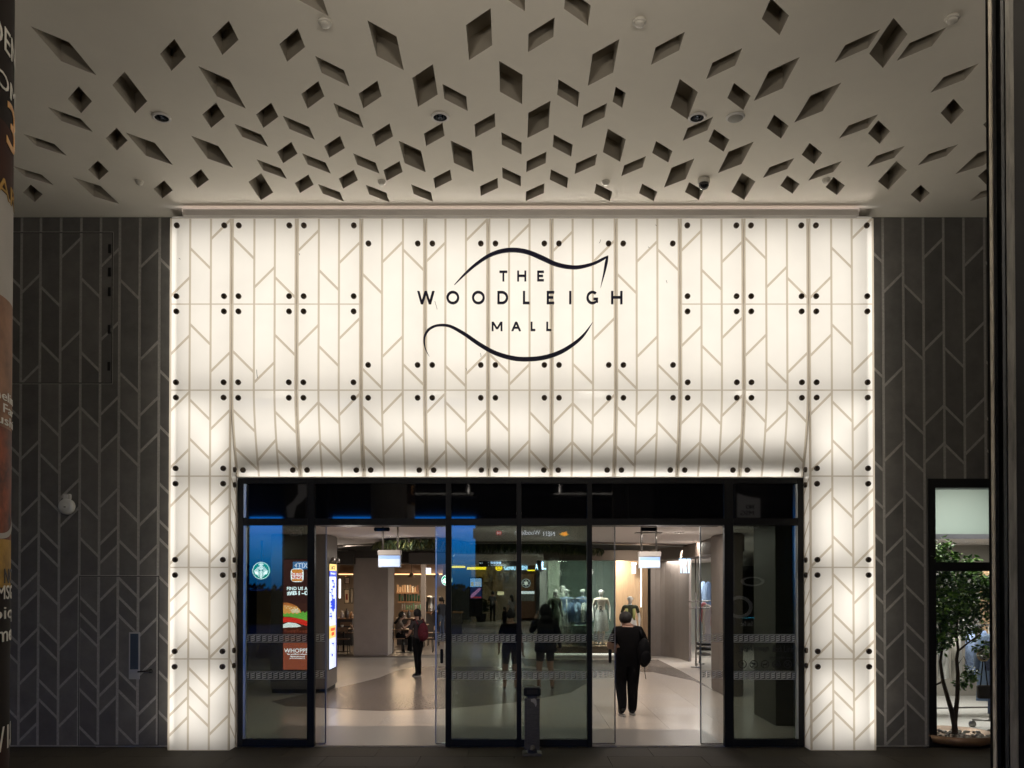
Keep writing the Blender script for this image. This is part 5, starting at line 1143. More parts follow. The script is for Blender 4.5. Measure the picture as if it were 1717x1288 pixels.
def soles(t, J, sc, m_):
    for n_ in 'LR':
        a, b = Vector(J['he' + n_]), Vector(J['to' + n_]); m = MB(); d = (b - a).normalized(); sd = Vector((-d.y, d.x, 0)).normalized(); L = []
        for k in range(14): an = 2 * math.pi * k / 14; p = (a + b) / 2 + d * math.cos(an) * ((b - a).length / 2 + .045) + sd * math.sin(an) * .046; L.append((p.x, p.y))
        z = min(a.z, b.z) - .037; m.slab(L, z, z + .022); o = m.build('sole', m_, t); o.data.transform(Matrix.Scale(sc, 4))
# man with the rucksack walking in, reading a phone
FAT = dict(pelvis=1.32, spine=1.36, chest=1.28, sh=1.5, hip=1.3, kn=1.45, ca=1.4, an=1.6, el=1.55, to=1.15, head=1.08, crown=1.1, neck=1.15)
pose = dict(neck=(-.005, .03, 1.45), jaw=(-.015, .085, 1.505), head=(-.02, .09, 1.585), crown=(-.02, .075, 1.645), elL=(-.265, .0, 1.12), wrL=(-.17, .21, 1.08), hdL=(-.13, .28, 1.10), elR=(.265, -.02, 1.13), wrR=(.20, .14, 1.02), hdR=(.16, .2, 1.03),
            knL=(-.10, .05, .49), caL=(-.10, -.04, .35), anL=(-.10, -.14, .12), toL=(-.11, .0, .04), heL=(-.10, -.19, .10), knR=(.075, .03, .49), caR=(.072, .015, .33), anR=(.07, .0, .085), toR=(.08, .15, .035), heR=(.07, -.045, .04))
p = on_z(1053, 1199, 0); MS = [M_tee, M_skin, M_trou, M_shoe]
man = person('man in black t-shirt and trousers walking through the right opening looking at his phone', (p.x, p.y, 0), R(4), 1.75, pose, FAT, oft(0, 2, 3), MS)
man.scale = (1.13, 1.05, 1.0)
J = dict(J0); J.update(pose); soles(man, J, 1.75 / 1.72, M_sole)
t = thing('rucksack', 'black rucksack slung on the right shoulder of the man in black', 'rucksack', (p.x, p.y, 0), R(4))
m = MB(); m.ball((.22, -.16, 1.08), (.115, .11, .245), 16, 12); o = m.build('bag', M_bag, t); o.data.transform(Matrix.Translation((0.02, 0, -.02)))
MB().ball((.25, -.27, .98), (.085, .045, .12), 12, 8).build('pocket', M_bag, t); MB().tube([(.20, -.17, 1.34), (.19, -.12, 1.42), (.17, -.02, 1.475), (.16, .10, 1.42), (.17, .14, 1.3)], .02, flat=.4).build('strap', M_bag, t); MB().tube([(.24, -.2, .83), (.25, -.18, .72), (.27, -.17, .62)], .005).build('loose_strap', M_bag, t)
t = thing('phone', 'dark phone held in the left hand of the man in black', 'phone', (p.x - .10, p.y + .34, 1.14), R(4)); bevel(MB().cbox((0, 0, 0), (.075, .012, .15)).build('casing', M_black, t), .005); MB().cbox((0, -.0075, 0), (.068, .002, .14)).build('screen', scr('phone_screen', (.5, .55, .7), .5), t)
# woman with maroon rucksack
pose = dict(elL=(-.24, .0, 1.12), wrL=(-.20, .20, 1.02), hdL=(-.17, .27, 1.04), elR=(.22, .02, 1.12), wrR=(.12, .22, 1.06), hdR=(.07, .27, 1.09), hipL=(-.075, 0, .9), hipR=(.075, 0, .9), knL=(-.05, .02, .49), caL=(-.05, -.01, .34), anL=(-.045, -.02, .085), toL=(-.07, .13, .035), heL=(-.045, -.065, .04), knR=(.055, .05, .49), caR=(.055, .02, .34), anR=(.055, .02, .085), toR=(.05, .17, .035), heR=(.055, -.02, .04), jaw=(0, .05, 1.52), head=(0, .05, 1.60), crown=(0, .04, 1.655))
p = on_z(701, 1135, 0); FW = dict(chest=.9, spine=.88, pelvis=1.0, kn=.95, sh=.95, an=1.0)
wom = person('woman in dark top and black trousers standing inside the left opening with a red rucksack', (p.x, p.y, 0), R(38), 1.60, pose, FW, oft(0, 2, 3), [mat('dark_top', (.03, .022, .026), .85), M_skin, M_trou, M_shoe], hair='tie')
J = dict(J0); J.update(pose); soles(wom, J, 1.6 / 1.72, M_sole)
t = thing('rucksack', 'small maroon rucksack on the back of the woman in the left opening', 'rucksack', (p.x, p.y, 0), R(38)); MB().ball((.02, -.19, 1.06), (.135, .10, .22), 16, 12).build('bag', M_maroon, t); MB().ball((.02, -.275, .98), (.09, .035, .10), 12, 8).build('pocket', M_maroon, t)
for s_ in (-1, 1): MB().tube([(s_ * .09, -.15, 1.24), (s_ * .11, -.04, 1.37), (s_ * .115, .09, 1.28), (s_ * .13, .06, 1.05)], .018, flat=.4).build('strap', M_maroon, t)
# two people behind the middle panes
pose = dict(elL=(-.26, .02, 1.13), wrL=(-.27, .10, .90), hdL=(-.27, .13, .82), hipL=(-.10, 0, .9), hipR=(.10, 0, .9), knL=(-.12, .02, .49), anL=(-.13, -.02, .085), caL=(-.125, -.012, .34), toL=(-.16, .12, .035), heL=(-.125, -.065, .04), anR=(.12, -.02, .085), caR=(.115, -.012, .34), toR=(.15, .12, .035), heR=(.12, -.065, .04))
p = on_z(858, 1158, 0)
person('person in dark t-shirt and shorts standing with back to the glass behind the centre mullion', (p.x - .02, p.y, 0), R(-8), 1.66, pose, dict(hip=1.25, kn=1.12, pelvis=1.08, spine=1.12, chest=1.05), oft(0, 2, 3, shorts=.80), [M_tee, M_skin, M_short, M_shoe])
pose = dict(elL=(-.30, .06, 1.18), wrL=(-.21, .14, 1.44), hdL=(-.15, .14, 1.54), elR=(.27, -.02, 1.12), wrR=(.30, .03, .90), hdR=(.30, .05, .83), knL=(-.13, .02, .49), anL=(-.14, -.02, .085), caL=(-.135, -.012, .34), toL=(-.16, .12, .035), heL=(-.14, -.065, .04), anR=(.13, -.02, .085), caR=(.125, -.012, .34), toR=(.16, .12, .035), heR=(.13, -.065, .04))
p = on_z(915, 1158, 0)
hp = person('person in hooded dark jacket and shorts, hand raised to the face, behind the middle pane', (p.x, p.y, 0), R(5), 1.74, pose, dict(hip=1.25, kn=1.15, pelvis=1.22, spine=1.28, chest=1.22, el=1.6, sh=1.4, wr=1.4), oft(0, 2, 3, sleeve='long', shorts=.72), [M_hoodie, M_skin, M_short, M_shoe], hair='hood', hairmat=M_hoodie)
m = MB(); m.lathe([(.215, 0), (.235, .03), (.215, .22), (.20, .34)], (0, 0, .80), 20, sy=.72); m.build('jacket_hem', M_hoodie, hp)
# far people
p = on_z(826, 1043, 0); person('person in grey at the far sushi shop counter, seen past the mirrored station name', (p.x, p.y, 0), R(-20), 1.70, dict(elL=(-.28, .08, 1.16), wrL=(-.16, .26, 1.16), hdL=(-.1, .3, 1.18)), 1.08, oft(0, 2, 3), [mat('grey_top', (.10, .10, .105), .85), M_skin, M_trou, M_shoe])
p = on_z(846, 1062, 0); person('crouched figure in black far behind the centre mullion', (p.x, p.y, 0), R(60), 1.15, {}, dict(pelvis=1.2, spine=1.25, chest=1.2), oft(0, 2, 3, sleeve='long'), [M_hoodie, M_skin, M_trou, M_shoe], hair='long')
p = on_z(858, 1052, 0); person('customer in pale top standing far back by the sushi shop till', (p.x, p.y, 0), R(30), 1.58, {}, 1.0, oft(0, 2, 3), [mat('pale_top', (.22, .20, .20), .85), M_skin, M_trou, M_shoe], hair='long')
p = on_z(740, 1074, 0); person('customer in dark jacket leaning at the cafe counter by the coffee urn', (p.x, p.y, 0), R(55), 1.66, dict(elL=(-.28, .1, 1.14), wrL=(-.2, .3, 1.05), hdL=(-.17, .38, 1.05)), 1.0, oft(0, 2, 3, sleeve='long'), [mat('blue_black_jacket', (.03, .033, .045), .85), M_skin, mat('blue_jeans', (.07, .09, .14), .85), M_sole], hair='tie')
sit = dict(pelvis=(0, 0, .55), spine=(0, .02, .70), chest=(0, .05, .89), neck=(0, .10, 1.04), jaw=(0, .15, 1.11), head=(0, .15, 1.19), crown=(0, .14, 1.245), shL=(-.175, .05, .98), shR=(.175, .05, .98), elL=(-.24, .16, .78), wrL=(-.12, .34, .90), hdL=(-.07, .37, .97), elR=(.24, .16, .78), wrR=(.12, .34, .90), hdR=(.07, .37, .97), hipL=(-.09, .02, .52), hipR=(.09, .02, .52), knL=(-.11, .43, .50), knR=(.11, .43, .50), caL=(-.11, .42, .34), caR=(.11, .42, .34), anL=(-.11, .40, .085), anR=(.11, .40, .085), toL=(-.12, .55, .035), toR=(.12, .55, .035), heL=(-.11, .355, .04), heR=(.11, .355, .04))
p = on_z(668, 1094, 0); person('seated cafe customer in patterned top with hands to the face beside the beige column', (p.x - .02, p.y - .1, 0), R(-70), 1.70, sit, 1.0, oft(0, 2, 3), [mat('patterned_top', (.20, .15, .12), .85, noise=.8, nscale=40), M_skin, M_trou, M_shoe], hair='long')
chair(p.x - .02, p.y - .1, R(-70), 'dark cafe chair under the seated customer by the beige column')

# ================================================================== FASHION SHOP BEHIND THE RIGHT HALF
M_green = mat('green_backdrop', (.085, .118, .10), .7, noise=.2, nscale=3); M_oak = mat('oak_panel', (.33, .215, .125), .45, noise=.16, nscale=5, stretch=(9, 9, .5)); M_sage = mat('sage_wall', (.34, .37, .31), .7)
M_shopglass = glassmat('shop_glass', (.93, .95, .94), .02)
shop = thing('fashion_shop', 'fashion shop front with green backdrop, oak panels and curved brown wall', 'shop')
B(912, 923, 1095, 939.5, 26.1, .5, 'bulkhead', mat('shop_bulkhead', (.20, .15, .12), .6), shop); B(938, 939, 1034, 1094, 29.2, .15, 'backdrop', M_green, shop); B(912, 939, 939, 1094, 28.6, .15, 'side_wall', M_sage, shop)
B(1033, 939.6, 1053.2, 1096, 27.4, .12, 'oak_panel', M_oak, shop); B(1053.6, 939.6, 1074, 1096, 27.4, .12, 'oak_panel', M_oak, shop); B(1078, 939.6, 1086, 1105, 26.0, .3, 'oak_panel', M_oak, shop); B(1086.2, 936, 1092, 1105, 26.2, .3, 'dark_jamb', M_dwall, shop)
B(1074.4, 950, 1076, 1018, 27.0, .05, 'light_line', scr('white_line', (1, .93, .82), 4.0), shop)
a, b = pt(905, 1097, 26.55), pt(1088, 1097, 26.55); MB().box(a.x, b.x, a.y, a.y + 2.6, .03, .25).build('plinth', M_oak, shop); MB().box(a.x, b.x, a.y + .03, a.y + 2.6, .0, .029).build('plinth_light', scr('plinth_glow', (1, .95, .85), 1.3), shop)
MB().box(pt(917, 1000, 26.45).x, pt(1031, 1000, 26.45).x, Yd(26.45), Yd(26.45) + .012, .002, pt(917, 938, 26.45).z).build('glass_front', M_shopglass, shop)
for q in (917, 1031): c = pt(q, 1000, 26.45); MB().box(c.x - .015, c.x + .015, Yd(26.43), Yd(26.43) + .05, 0, pt(917, 938, 26.45).z).build('glass_post', M_steel, shop)
MB().box(pt(900, 0, 29).x, pt(1095, 0, 29).x, Yd(26.7), Yd(29.3), IC - .16, IC - .1).build('shop_ceiling', M_iceil, shop)
# curved brown wall, built of tall boards
M_taupe = mat('taupe_panel', (.225, .192, .172), .6, noise=.10, nscale=2, bump=.15, bscale=40); arc = []
for k in range(9):
    s = k / 8; px_ = 1091 + 64 * s; d = 26.0 - 1.9 * s ** 1.4 + .35 * math.sin(s * math.pi); arc.append(pt(px_, 1000, d))
for k in range(4):
    q = arc[2 * k:2 * k + 3]; m = MB(); g = .0015; dv = (q[-1] - q[0]).normalized() * g; L = [(q[0].x + dv.x, q[0].y + dv.y), (q[1].x, q[1].y), (q[2].x - dv.x, q[2].y - dv.y)]
    m.slab(L + [(x + .12, y + .25) for x, y in L[::-1]], 0, 2.98); m.build('wall_board', M_taupe, shop)
bm_ = [pt(1086, 0, 26), pt(1110, 0, 24.6), pt(1160, 0, 21.5), pt(1214, 0, 16.9)]; L = [(p.x, p.y - .02) for p in bm_]; MB().slab(L + [(x + .5, y + .5) for x, y in L[::-1]], 2.86, IC - .001).build('curved_fascia', mat('fascia_brown', (.15, .115, .095), .6), shop)
# shop sign TRT, twice
M_trt = scr('sign_bluewhite', (.55, .76, 1.0), 1.7)
t = thing('shop_sign', 'large glowing white lettering high on the curved brown wall', 'sign'); d = 23.2
for ch, a_, b_ in (('T', 1136.5, 1143.2), ('R', 1143.8, 1149.4), ('T', 1149.6, 1155.6)):
    m = MB(); text_mb(m, ch, pt(a_, 0, d).x, pt(b_, 0, d).x, pt(0, 961, d).z, pt(0, 934, d).z, Yd(d), .06, bold=.035); m.build('letter', M_trt, t)
MB().box(pt(1137, 0, d).x, pt(1155.5, 0, d).x, Yd(d) + .032, Yd(d) + .06, pt(0, 933, d).z, pt(0, 932, d).z).build('rail', M_black, t)
t = thing('shop_sign', 'small white lettering on the oak panel beside the mannequins', 'sign'); d = 27.3
for ch, a_, b_ in (('T', 1057.2, 1060), ('R', 1060.2, 1062.6), ('T', 1062.7, 1065.4)):
    m = MB(); text_mb(m, ch, pt(a_, 0, d).x, pt(b_, 0, d).x, pt(0, 962, d).z, pt(0, 943.5, d).z, Yd(d), .04, bold=.03); m.build('letter', scr('sign_white_small', (.75, .82, .95), 1.0), t)
t = thing('shop_sign', 'small glowing white lettering at the left corner of the fashion shop', 'sign'); d = 27
for ch, a_, b_, yt in (('L', 908, 916, 942), ('A', 897, 902, 946)):
    m = MB(); text_mb(m, ch, pt(a_, 0, d).x, pt(b_, 0, d).x, pt(0, 955, d).z, pt(0, yt, d).z, Yd(d), .03, bold=.02); m.build('letter', scr('sign_blue_small', (.5, .7, 1.0), 1.6), t)
B(899, 940, 916, 1050, 30, .3, 'dark_pier', M_dwall, shop); B(905, 958, 917, 1070, 28.2, .2, 'grey_pier', mat('grey_pier', (.16, .16, .15), .5), shop)
# mannequins
M_man = mat('mannequin_white', (.72, .71, .68), .3); M_deni = mat('pale_denim', (.20, .28, .42), .85, noise=.2, nscale=12); M_den2 = mat('denim', (.10, .15, .26), .85, noise=.25, nscale=14); M_cream = mat('cream_cloth', (.62, .55, .46), .85, noise=.06, nscale=10)
M_sheen = mat('silver_skirt_cloth', (.50, .53, .50), .4, noise=.1, nscale=8); M_olv = mat('dark_olive_cloth', (.035, .042, .022), .85, noise=.2, nscale=14); M_lime = mat('yellow_green_cloth', (.36, .38, .14), .85); M_wht = mat('white_cloth', (.66, .65, .62), .85)
def mannequin(px, d, z, H, rz, top, lab, sleeve, bottom, skirt=None, legm=0):
    p = pt(px, 1000, d); t = person(lab, (p.x, p.y, z), R(180 + rz), H, dict(elL=(-.25, -.04, 1.12), elR=(.25, -.04, 1.12), knL=(-.06, .03, .49), anL=(-.05, .0, .085), caL=(-.055, .01, .34), toL=(-.06, .13, .035), heL=(-.05, -.05, .04), knR=(.07, .0, .49), anR=(.08, -.02, .085), caR=(.075, -.015, .34), toR=(.1, .11, .035), heR=(.08, -.07, .04)), dict(chest=.88, spine=.8, pelvis=.9, neck=.8), oft(0, 2, 1, sleeve=sleeve) | dict(thigh=2, shin=2), [top, M_man, bottom], hair=None, cat='mannequin', nm='mannequin', group='white mannequins in the shop window')
    sc = H / 1.72
    if skirt:
        m = MB(); n = 24; prof = [(.150, 1.06), (.175, .95), (.20, .75), (.235, .42)]
        vs = []; fs = []
        for r, h in prof:
            for k in range(n): a = 2 * math.pi * k / n; q = r * (1 + .05 * math.sin(7 * a) * (1.1 - h)); vs.append((q * math.cos(a), q * math.sin(a) * .78, h))
        for j in range(3):
            for k in range(n): fs.append((j * n + k, j * n + (k + 1) % n, (j + 1) * n + (k + 1) % n, (j + 1) * n + k))
        m.add(vs, fs, 0, True); o = m.build('skirt', skirt, t); o.data.transform(Matrix.Scale(sc, 4))
    m = MB(); m.lathe([(.16, 0), (.16, .012)], (0, 0, -.0), 20); m.build('base', M_steel, t); return t
mannequin(930.7, 27.0, .25, 1.80, 40, M_olv, 'mannequin in a dark green jacket turned to the side, leftmost in the window', 'long', M_olv)
mannequin(949.5, 27.5, .25, 1.82, 5, M_deni, 'mannequin in a pale blue denim top and light trousers', 'short', M_sheen)
mannequin(977, 27.7, .25, 1.82, -5, M_den2, 'mannequin in a striped denim dress behind the clothes rack', 'short', M_man, M_den2)
mm = mannequin(1008, 27.0, .25, 1.80, 0, M_cream, 'mannequin in a cream v-neck top and long silver skirt beside the mullion', 'short', M_man, M_sheen)
m = MB(); text_mb(m, 'R', -.07, .06, 1.03, 1.23, 0, .004, bold=.01); m.v = [(-x, .128 - y, z) for x, y, z in m.v]; m.build('printed_letter', mat('print_dark', (.05, .05, .05), .7), mm)
mannequin(1056.7, 26.1, .0, 1.86, -6, M_olv, 'mannequin in dark olive top with yellow green straps and pale skirt before oak panels', 'short', M_man, M_wht)
for s_ in (-1, 1):
    m = MB(); m.tube([(s_ * .10, .10, 1.08), (s_ * .11, .125, 1.25), (s_ * .11, .08, 1.42), (s_ * .11, -.05, 1.45)], .045, 8, flat=.3); m.build('strap', M_lime, bpy.data.objects['mannequin.004'])
mannequin(943, 28.3, .25, 1.93, 15, M_sage, 'mannequin in a pale green top at the back of the window', 'long', M_sage)
# garments
def garment(x, y, z, w, h, m_, lab, rz=0, group=None, flare=1.15):
    t = thing('hanging_garment', lab, 'garment', (x, y, z), rz, group); m = MB(); n = 16; rows = [(0, .30, .03), (-.05, .92, .06), (-.22 * h, .86, .075), (-.6 * h, 1.0, .08), (-h, flare, .085)]
    vs = []; fs = []
    for (zz, k_, dpt) in rows:
        for k in range(n): a = 2 * math.pi * k / n; wob = 1 + .10 * math.sin(5 * a + zz * 3) * (-zz / h); vs.append((w / 2 * k_ * math.cos(a) * wob, dpt * math.sin(a) * wob, zz))
    for j in range(len(rows) - 1):
        for k in range(n): fs.append((j * n + k, (j + 1) * n + k, (j + 1) * n + (k + 1) % n, j * n + (k + 1) % n))
    fs.append(tuple(range(n))); m.add(vs, fs, 0, True); m.build('cloth', m_, t)
    for s_ in (-1, 1):
        m = MB(); m.tube([(s_ * w * .40, 0, -.06), (s_ * w * .50, .0, -.30), (s_ * w * .54, .02, -.52)], [.055, .05, .045], 8); m.build('sleeve', m_, t)
    MB().tube([(0, 0, .0), (0, 0, .05), (.02, 0, .075), (.0, 0, .095)], .004).build('hanger', M_steel, t); return t
def rack(x, y, w, h, rz, lab, low=.12):
    t = thing('clothes_rack', lab, 'clothes rack', (x, y, 0), rz)
    for s_ in (-1, 1):
        MB().tube([(s_ * w / 2, 0, low), (s_ * w / 2, 0, h)], .016).build('upright', M_steel, t); MB().tube([(s_ * w / 2, -.25, low), (s_ * w / 2, .25, low)], .016).build('foot', M_steel, t)
        for q in (-.25, .25): wh = MB().lathe([(.045, -.015), (.055, -.01), (.055, .01), (.045, .015)], (s_ * w / 2, q, .056), 14, 'x'); wh.build('castor', M_steel, t)
    MB().tube([(-w / 2, 0, h), (w / 2, 0, h)], .016).build('rail', M_steel, t); MB().tube([(-w / 2, 0, low + .02), (w / 2, 0, low + .02)], .014).build('bottom_bar', M_steel, t); return t
p = pt(974, 1000, 27.2); rk = rack(p.x, p.y + .0, .9, 1.45, 0, 'steel clothes rack among the mannequins in the shop window'); rk.location.z = .25
for k, (m_, l) in enumerate(((M_den2, 'blue striped shirt on the rack in the shop window'), (M_deni, 'pale denim shirt on the rack in the shop window'), (M_wht, 'white shirt on the rack in the shop window'), (M_den2, 'navy jacket at the right of the rack in the shop window'))): garment(p.x - .3 + .2 * k, p.y, 1.585, .40, .62, m_, l, R(70))
p = on_z(983, 1093, .25)
t = thing('storage_drum', 'dark green drum on the oak plinth in the shop window', 'drum', (pt(974, 0, 26.9).x, Yd(26.85), .25)); MB().lathe([(.30, 0), (.30, .62), (.28, .64), (0, .64)], n=24).build('body', M_green, t); MB().lathe([(.31, .58), (.31, .63)], n=24).build('rim', M_olv, t)
# right part of the shop: open front with rails and clothes
B(1155, 930, 1240, 1105, 31, .2, 'rear_wall', mat('shop_rear', (.42, .43, .38), .7), shop); B(1150, 930, 1240, 938, 24.5, 5, 'rear_bulkhead', M_iceil, shop)
for px_, d in ((1164, 22.5), (1170, 23.4)):
    t = thing('rail_post', 'slim steel floor to ceiling display post ' + ('left of the pair' if px_ == 1164 else 'right of the pair') + ' by the curved brown wall', 'post', (pt(px_, 0, d).x, Yd(d), 0)); MB().tube([(0, 0, .0), (0, 0, 2.86)], .022).build('pole', M_steel, t); MB().lathe([(.14, 0), (.14, .02), (.03, .04)], n=18).build('foot', M_steel, t)
    for zz in (1.72, 1.55): MB().tube([(-.18, 0, zz), (.35, 0, zz)], .014).build('arm', M_steel, t)
for px_, y, d, m_, l, h in ((1180, 1010, 23.5, mat('pink_cloth', (.62, .20, .22), .85), 'pink top hanging in the open shop front', .5), (1185, 1013, 23.2, M_cream, 'long cream dress hanging in the open shop front', 1.15), (1188, 1014, 23.8, mat('red_print_cloth', (.45, .25, .22), .85, noise=.8, nscale=30), 'red printed top behind the long cream dress', .6), (1179, 975, 26, M_deni, 'pale blue garment high in the open shop front', .9), (1187, 975, 26.5, M_den2, 'dark blue garment high in the open shop front', .9)): q = pt(px_, y, d); garment(q.x, q.y, q.z, .42, h, m_, l, R(60))
for k, (y, c) in enumerate(((1079, M_black), (1087, M_black), (1096, M_steel))):
    a, b = pt(1174, y + 4, 22), pt(1192, y, 22); MB().box(a.x, b.x, a.y, a.y + .5, max(.002, a.z), b.z).build('bench_shelf', c, label=('uppermost', 'middle', 'lowest')[k] + ' dark display shelf under the hanging clothes in the open shop front', cat='shelf', group='low display shelves')
# brown pier before it
t = thing('brown_pier', 'brown clad square pier just inside the right opening', 'column'); a, b = pt(1216, 1168, 16.8), pt(1246, 908, 16.8); bevel(MB().box(a.x, b.x, a.y, a.y + 1.2, 0, IC - .001).build('cladding', mat('brown_clad', (.20, .165, .145), .5, noise=.1, nscale=2), t), .02)
t = thing('info_screen', 'tall dim blue screen standing behind the pane with round icons', 'screen'); B(1276.5, 947, 1300.5, 1020, 16, .06, 'casing', M_black, t); B(1280.5, 949, 1298.5, 1018.5, 15.98, .015, 'screen', scr('dim_blue', (.05, .09, .24), .8), t); B(1283, 1000, 1297, 1004, 15.96, .004, 'screen_line', scr('dim_white', (.4, .5, .8), .8), t); a = pt(1289, 1020, 16); MB().box(a.x - .06, a.x + .06, a.y + .01, a.y + .05, .02, a.z - .017).build('stand', M_black, t); MB().lathe([(.2, 0), (.2, .02)], (a.x, a.y + .03, 0), 18).build('foot', M_black, t)
t = thing('dark_partition', 'dark partition wall inside behind the right edge of the entrance screen', 'wall'); a, b = pt(1301, 1235, 13.4), pt(1352, 930, 13.4); MB().box(a.x, b.x + .2, a.y, a.y + 1.2, 0, IC - .001).build('face', mat('dark_olive_wall', (.07, .068, .06), .5, noise=.1, nscale=2), t)
for k, px_ in enumerate((1290, 1246)): q = pt(px_, 945, 20 - k); downlight(q.x, q.y, 14, LAB + ('above the dim blue screen' if k == 0 else 'behind the brown pier'))
# lamps that light the window display
alamp('display_lamp', (pt(968, 0, 26.8).x, Yd(26.9), IC - .18), 3.0, .25, 300, (1, .98, .88), (R(12), 0, 0)); alamp('display_lamp', (pt(1060, 0, 25.6).x, Yd(25.2), IC - .05), 1.0, .4, 13, (1, .90, .74), (R(25), 0, 0)); alamp('shop_lamp', (pt(1180, 0, 25).x, Yd(25), IC - .35), 2.2, 1.5, 160, (1, .94, .86), (0, 0, 0))
sp = bpy.data.lights.new('wall_spot', 'SPOT'); sp.energy = 300; sp.spot_size = R(52); sp.spot_blend = .8; sp.shadow_soft_size = .05; sp.color = (1, .92, .84); so = bpy.data.objects.new('wall_spot', sp); COL.objects.link(so); so.location = pt(1139, 0, 22.6) * 1; so.location.z = IC - .12; so.rotation_euler = (R(16), 0, R(-10))
for k, (px_, py_) in enumerate(((935, 936.5), (968, 936.5), (998, 936.5), (1016, 935.5), (1034, 934), (1163, 934), (1180, 932))):
    q = pt(px_, py_, 26.6 if k < 5 else 23); o = MB().lathe([(.06, 0), (.06, .02), (.045, .025)], n=16).build('display_spotlight', M_lamp, label='small lit spotlight over the shop display, number by position: ' + ('over the leftmost mannequin', 'over the pale denim mannequin', 'over the clothes rack', 'left of the cream top mannequin', 'over the oak panel', 'left by the display posts', 'right by the hanging clothes')[k], cat='spotlight', group='lit spotlights over the shop display'); o.location = (q.x, q.y, q.z)
    o['label'] = 'small lit spotlight over the shop display, ' + o['label'].split(': ')[1]
# ceiling grilles
for px_, py_, sx_, sy_, l in ((1087, 893, .5, .25, 'small dark air grille in the mall ceiling above the right light box'), (1022, 911, 1.4, .5, 'dark angular slot in the mall ceiling above the cream top mannequin')):
    q = on_z(px_, py_, IC); t = thing('air_grille', l, 'vent', (q.x, q.y, IC)); MB().cbox((0, 0, -.006), (sx_, sy_, .01)).build('backing', M_dwall, t)
    for k in range(5): MB().cbox((0, -sy_ / 2 + (k + .5) * sy_ / 5, -.016), (sx_, sy_ / 14, .008)).build('slat', M_dl if px_ > 1050 else M_black, t)

# ================================================================== SHOP WINDOW WITH TREE (right)
swin = thing('shop_window', 'tall black framed shop window with a small indoor tree behind it', 'window'); x0, x1, z0, z1 = wr; fw = .095
m = MB(); m.box(x0, x0 + fw, WY - .03, WY + .2, z0, z1); m.build('frame', M_black, swin); MB().box(x1 - fw, x1, WY - .03, WY + .2, z0, z1).build('frame', M_black, swin)
zt_, zb_ = wallz(818.5), wallz(1246); zm0, zm1 = wallz(957.5), wallz(943)
for a_, b_ in ((zt_, z1), (z0, zb_), (zm0, zm1)): MB().box(x0 + fw, x1 - fw, WY - .028, WY + .195, a_, b_).build('rail', M_black, swin)
M_wg = glassmat('window_glass', (.93, .95, .94), .01)
for a_, b_ in ((zb_, zm0), (zm1, zt_)): MB().box(x0 + fw, x1 - fw, WY + .08, WY + .09, a_, b_).build('pane', M_wg, swin)
rm = thing('window_room', 'bright shop room behind the tall window with pale floor and grey rear wall', 'room'); RX0, RX1, RY1 = x0 - .6, x1 + 2.6, 5.4
MB().box(RX0, RX1, WY + .26, RY1, -.03, .012).build('room_floor', mat('room_floor', (.50, .485, .46), .5, noise=.05, nscale=3), rm); MB().box(RX0, RX1, RY1, RY1 + .1, 0, 3.9).build('rear_wall', mat('room_wall', (.30, .28, .25), .7), rm)
MB().box(RX0 - .1, RX0, WY + .26, RY1, 0, 3.9).build('end_wall', mat('room_wall', (.30, .28, .25), .7), rm); MB().box(RX1, RX1 + .1, WY + .26, RY1, 0, 3.9).build('end_wall', mat('room_wall', (.30, .28, .25), .7), rm)
MB().box(RX0, RX1, WY + .26, RY1, 3.85, 3.95).build('room_ceiling', M_iceil, rm); bz = pt(1600, 899, 13.1).z
MB().box(RX0, RX1, Yd(13.1), Yd(13.2), bz, 3.85).build('roller_blind', mat('sage_blind', (.19, .225, .21), .7), rm); MB().box(RX0, RX1, Yd(13.21), RY1, bz + .02, bz + .1).build('low_ceiling', mat('low_ceiling', (.62, .57, .55), .6), rm); MB().box(RX0, RX1, Yd(12.60), Yd(12.64), pt(1600, 903.5, 12.6).z, pt(1600, 895.5, 12.6).z).build('blind_rail', mat('rail_grey', (.10, .10, .12), .4), rm)
B(1648, 958, 1700, 1070, 15.4, .1, 'oak_screen', M_oak, rm)
alamp('blind_wash', (pt(1612, 0, 12.6).x, Yd(12.74), pt(1600, 900, 12.6).z), 1.8, .10, 5, (.90, 1, .95), (R(180 - 20), 0, 0)); alamp('room_lamp', (pt(1610, 0, 14.5).x, Yd(14.6), bz - .03), 2.2, 1.2, 150, (1, .96, .90), (0, 0, 0)); alamp('tree_lamp', (pt(1640, 0, 12.2).x, Yd(12.2), 3.80), 1.0, .3, 55, (1, .95, .85), (0, 0, 0))
for k, (px_, py_) in enumerate(((1630.5, 927.5), (1660, 927.5))): q = on_z(px_, py_, bz + .015); o = MB().lathe([(.07, -.012), (.06, -.018), (0, -.018)], n=18).build('recessed_lamp', M_lamp, label='lit recessed lamp above the tree in the shop window, ' + ('left one' if k == 0 else 'right one beside the metal column'), cat='ceiling light', group='lit recessed lamps in the shop window'); o.location = q
tp = on_z(1607, 1237, .10); tr = thing('indoor_tree', 'small leafy tree with forked stems in a bowl behind the shop window', 'tree', (tp.x, tp.y + .12, .012))
MB().lathe([(.36, 0), (.50, .05), (.53, .15), (.50, .15), (.46, .10), (0, .10)], n=36).build('pot', mat('bronze_pot', (.22, .13, .07), .4, metal=.4, noise=.2, nscale=6), tr)
rt = random.Random(9); peb = [mat('pebble_%d' % k, c, .7) for k, c in enumerate(((.45, .42, .38), (.30, .27, .24), (.58, .55, .5)))]
pme = [MB().ball((0, 0, 0), (.028, .022, .016), 7, 5).mesh('pebble', q) for q in peb]
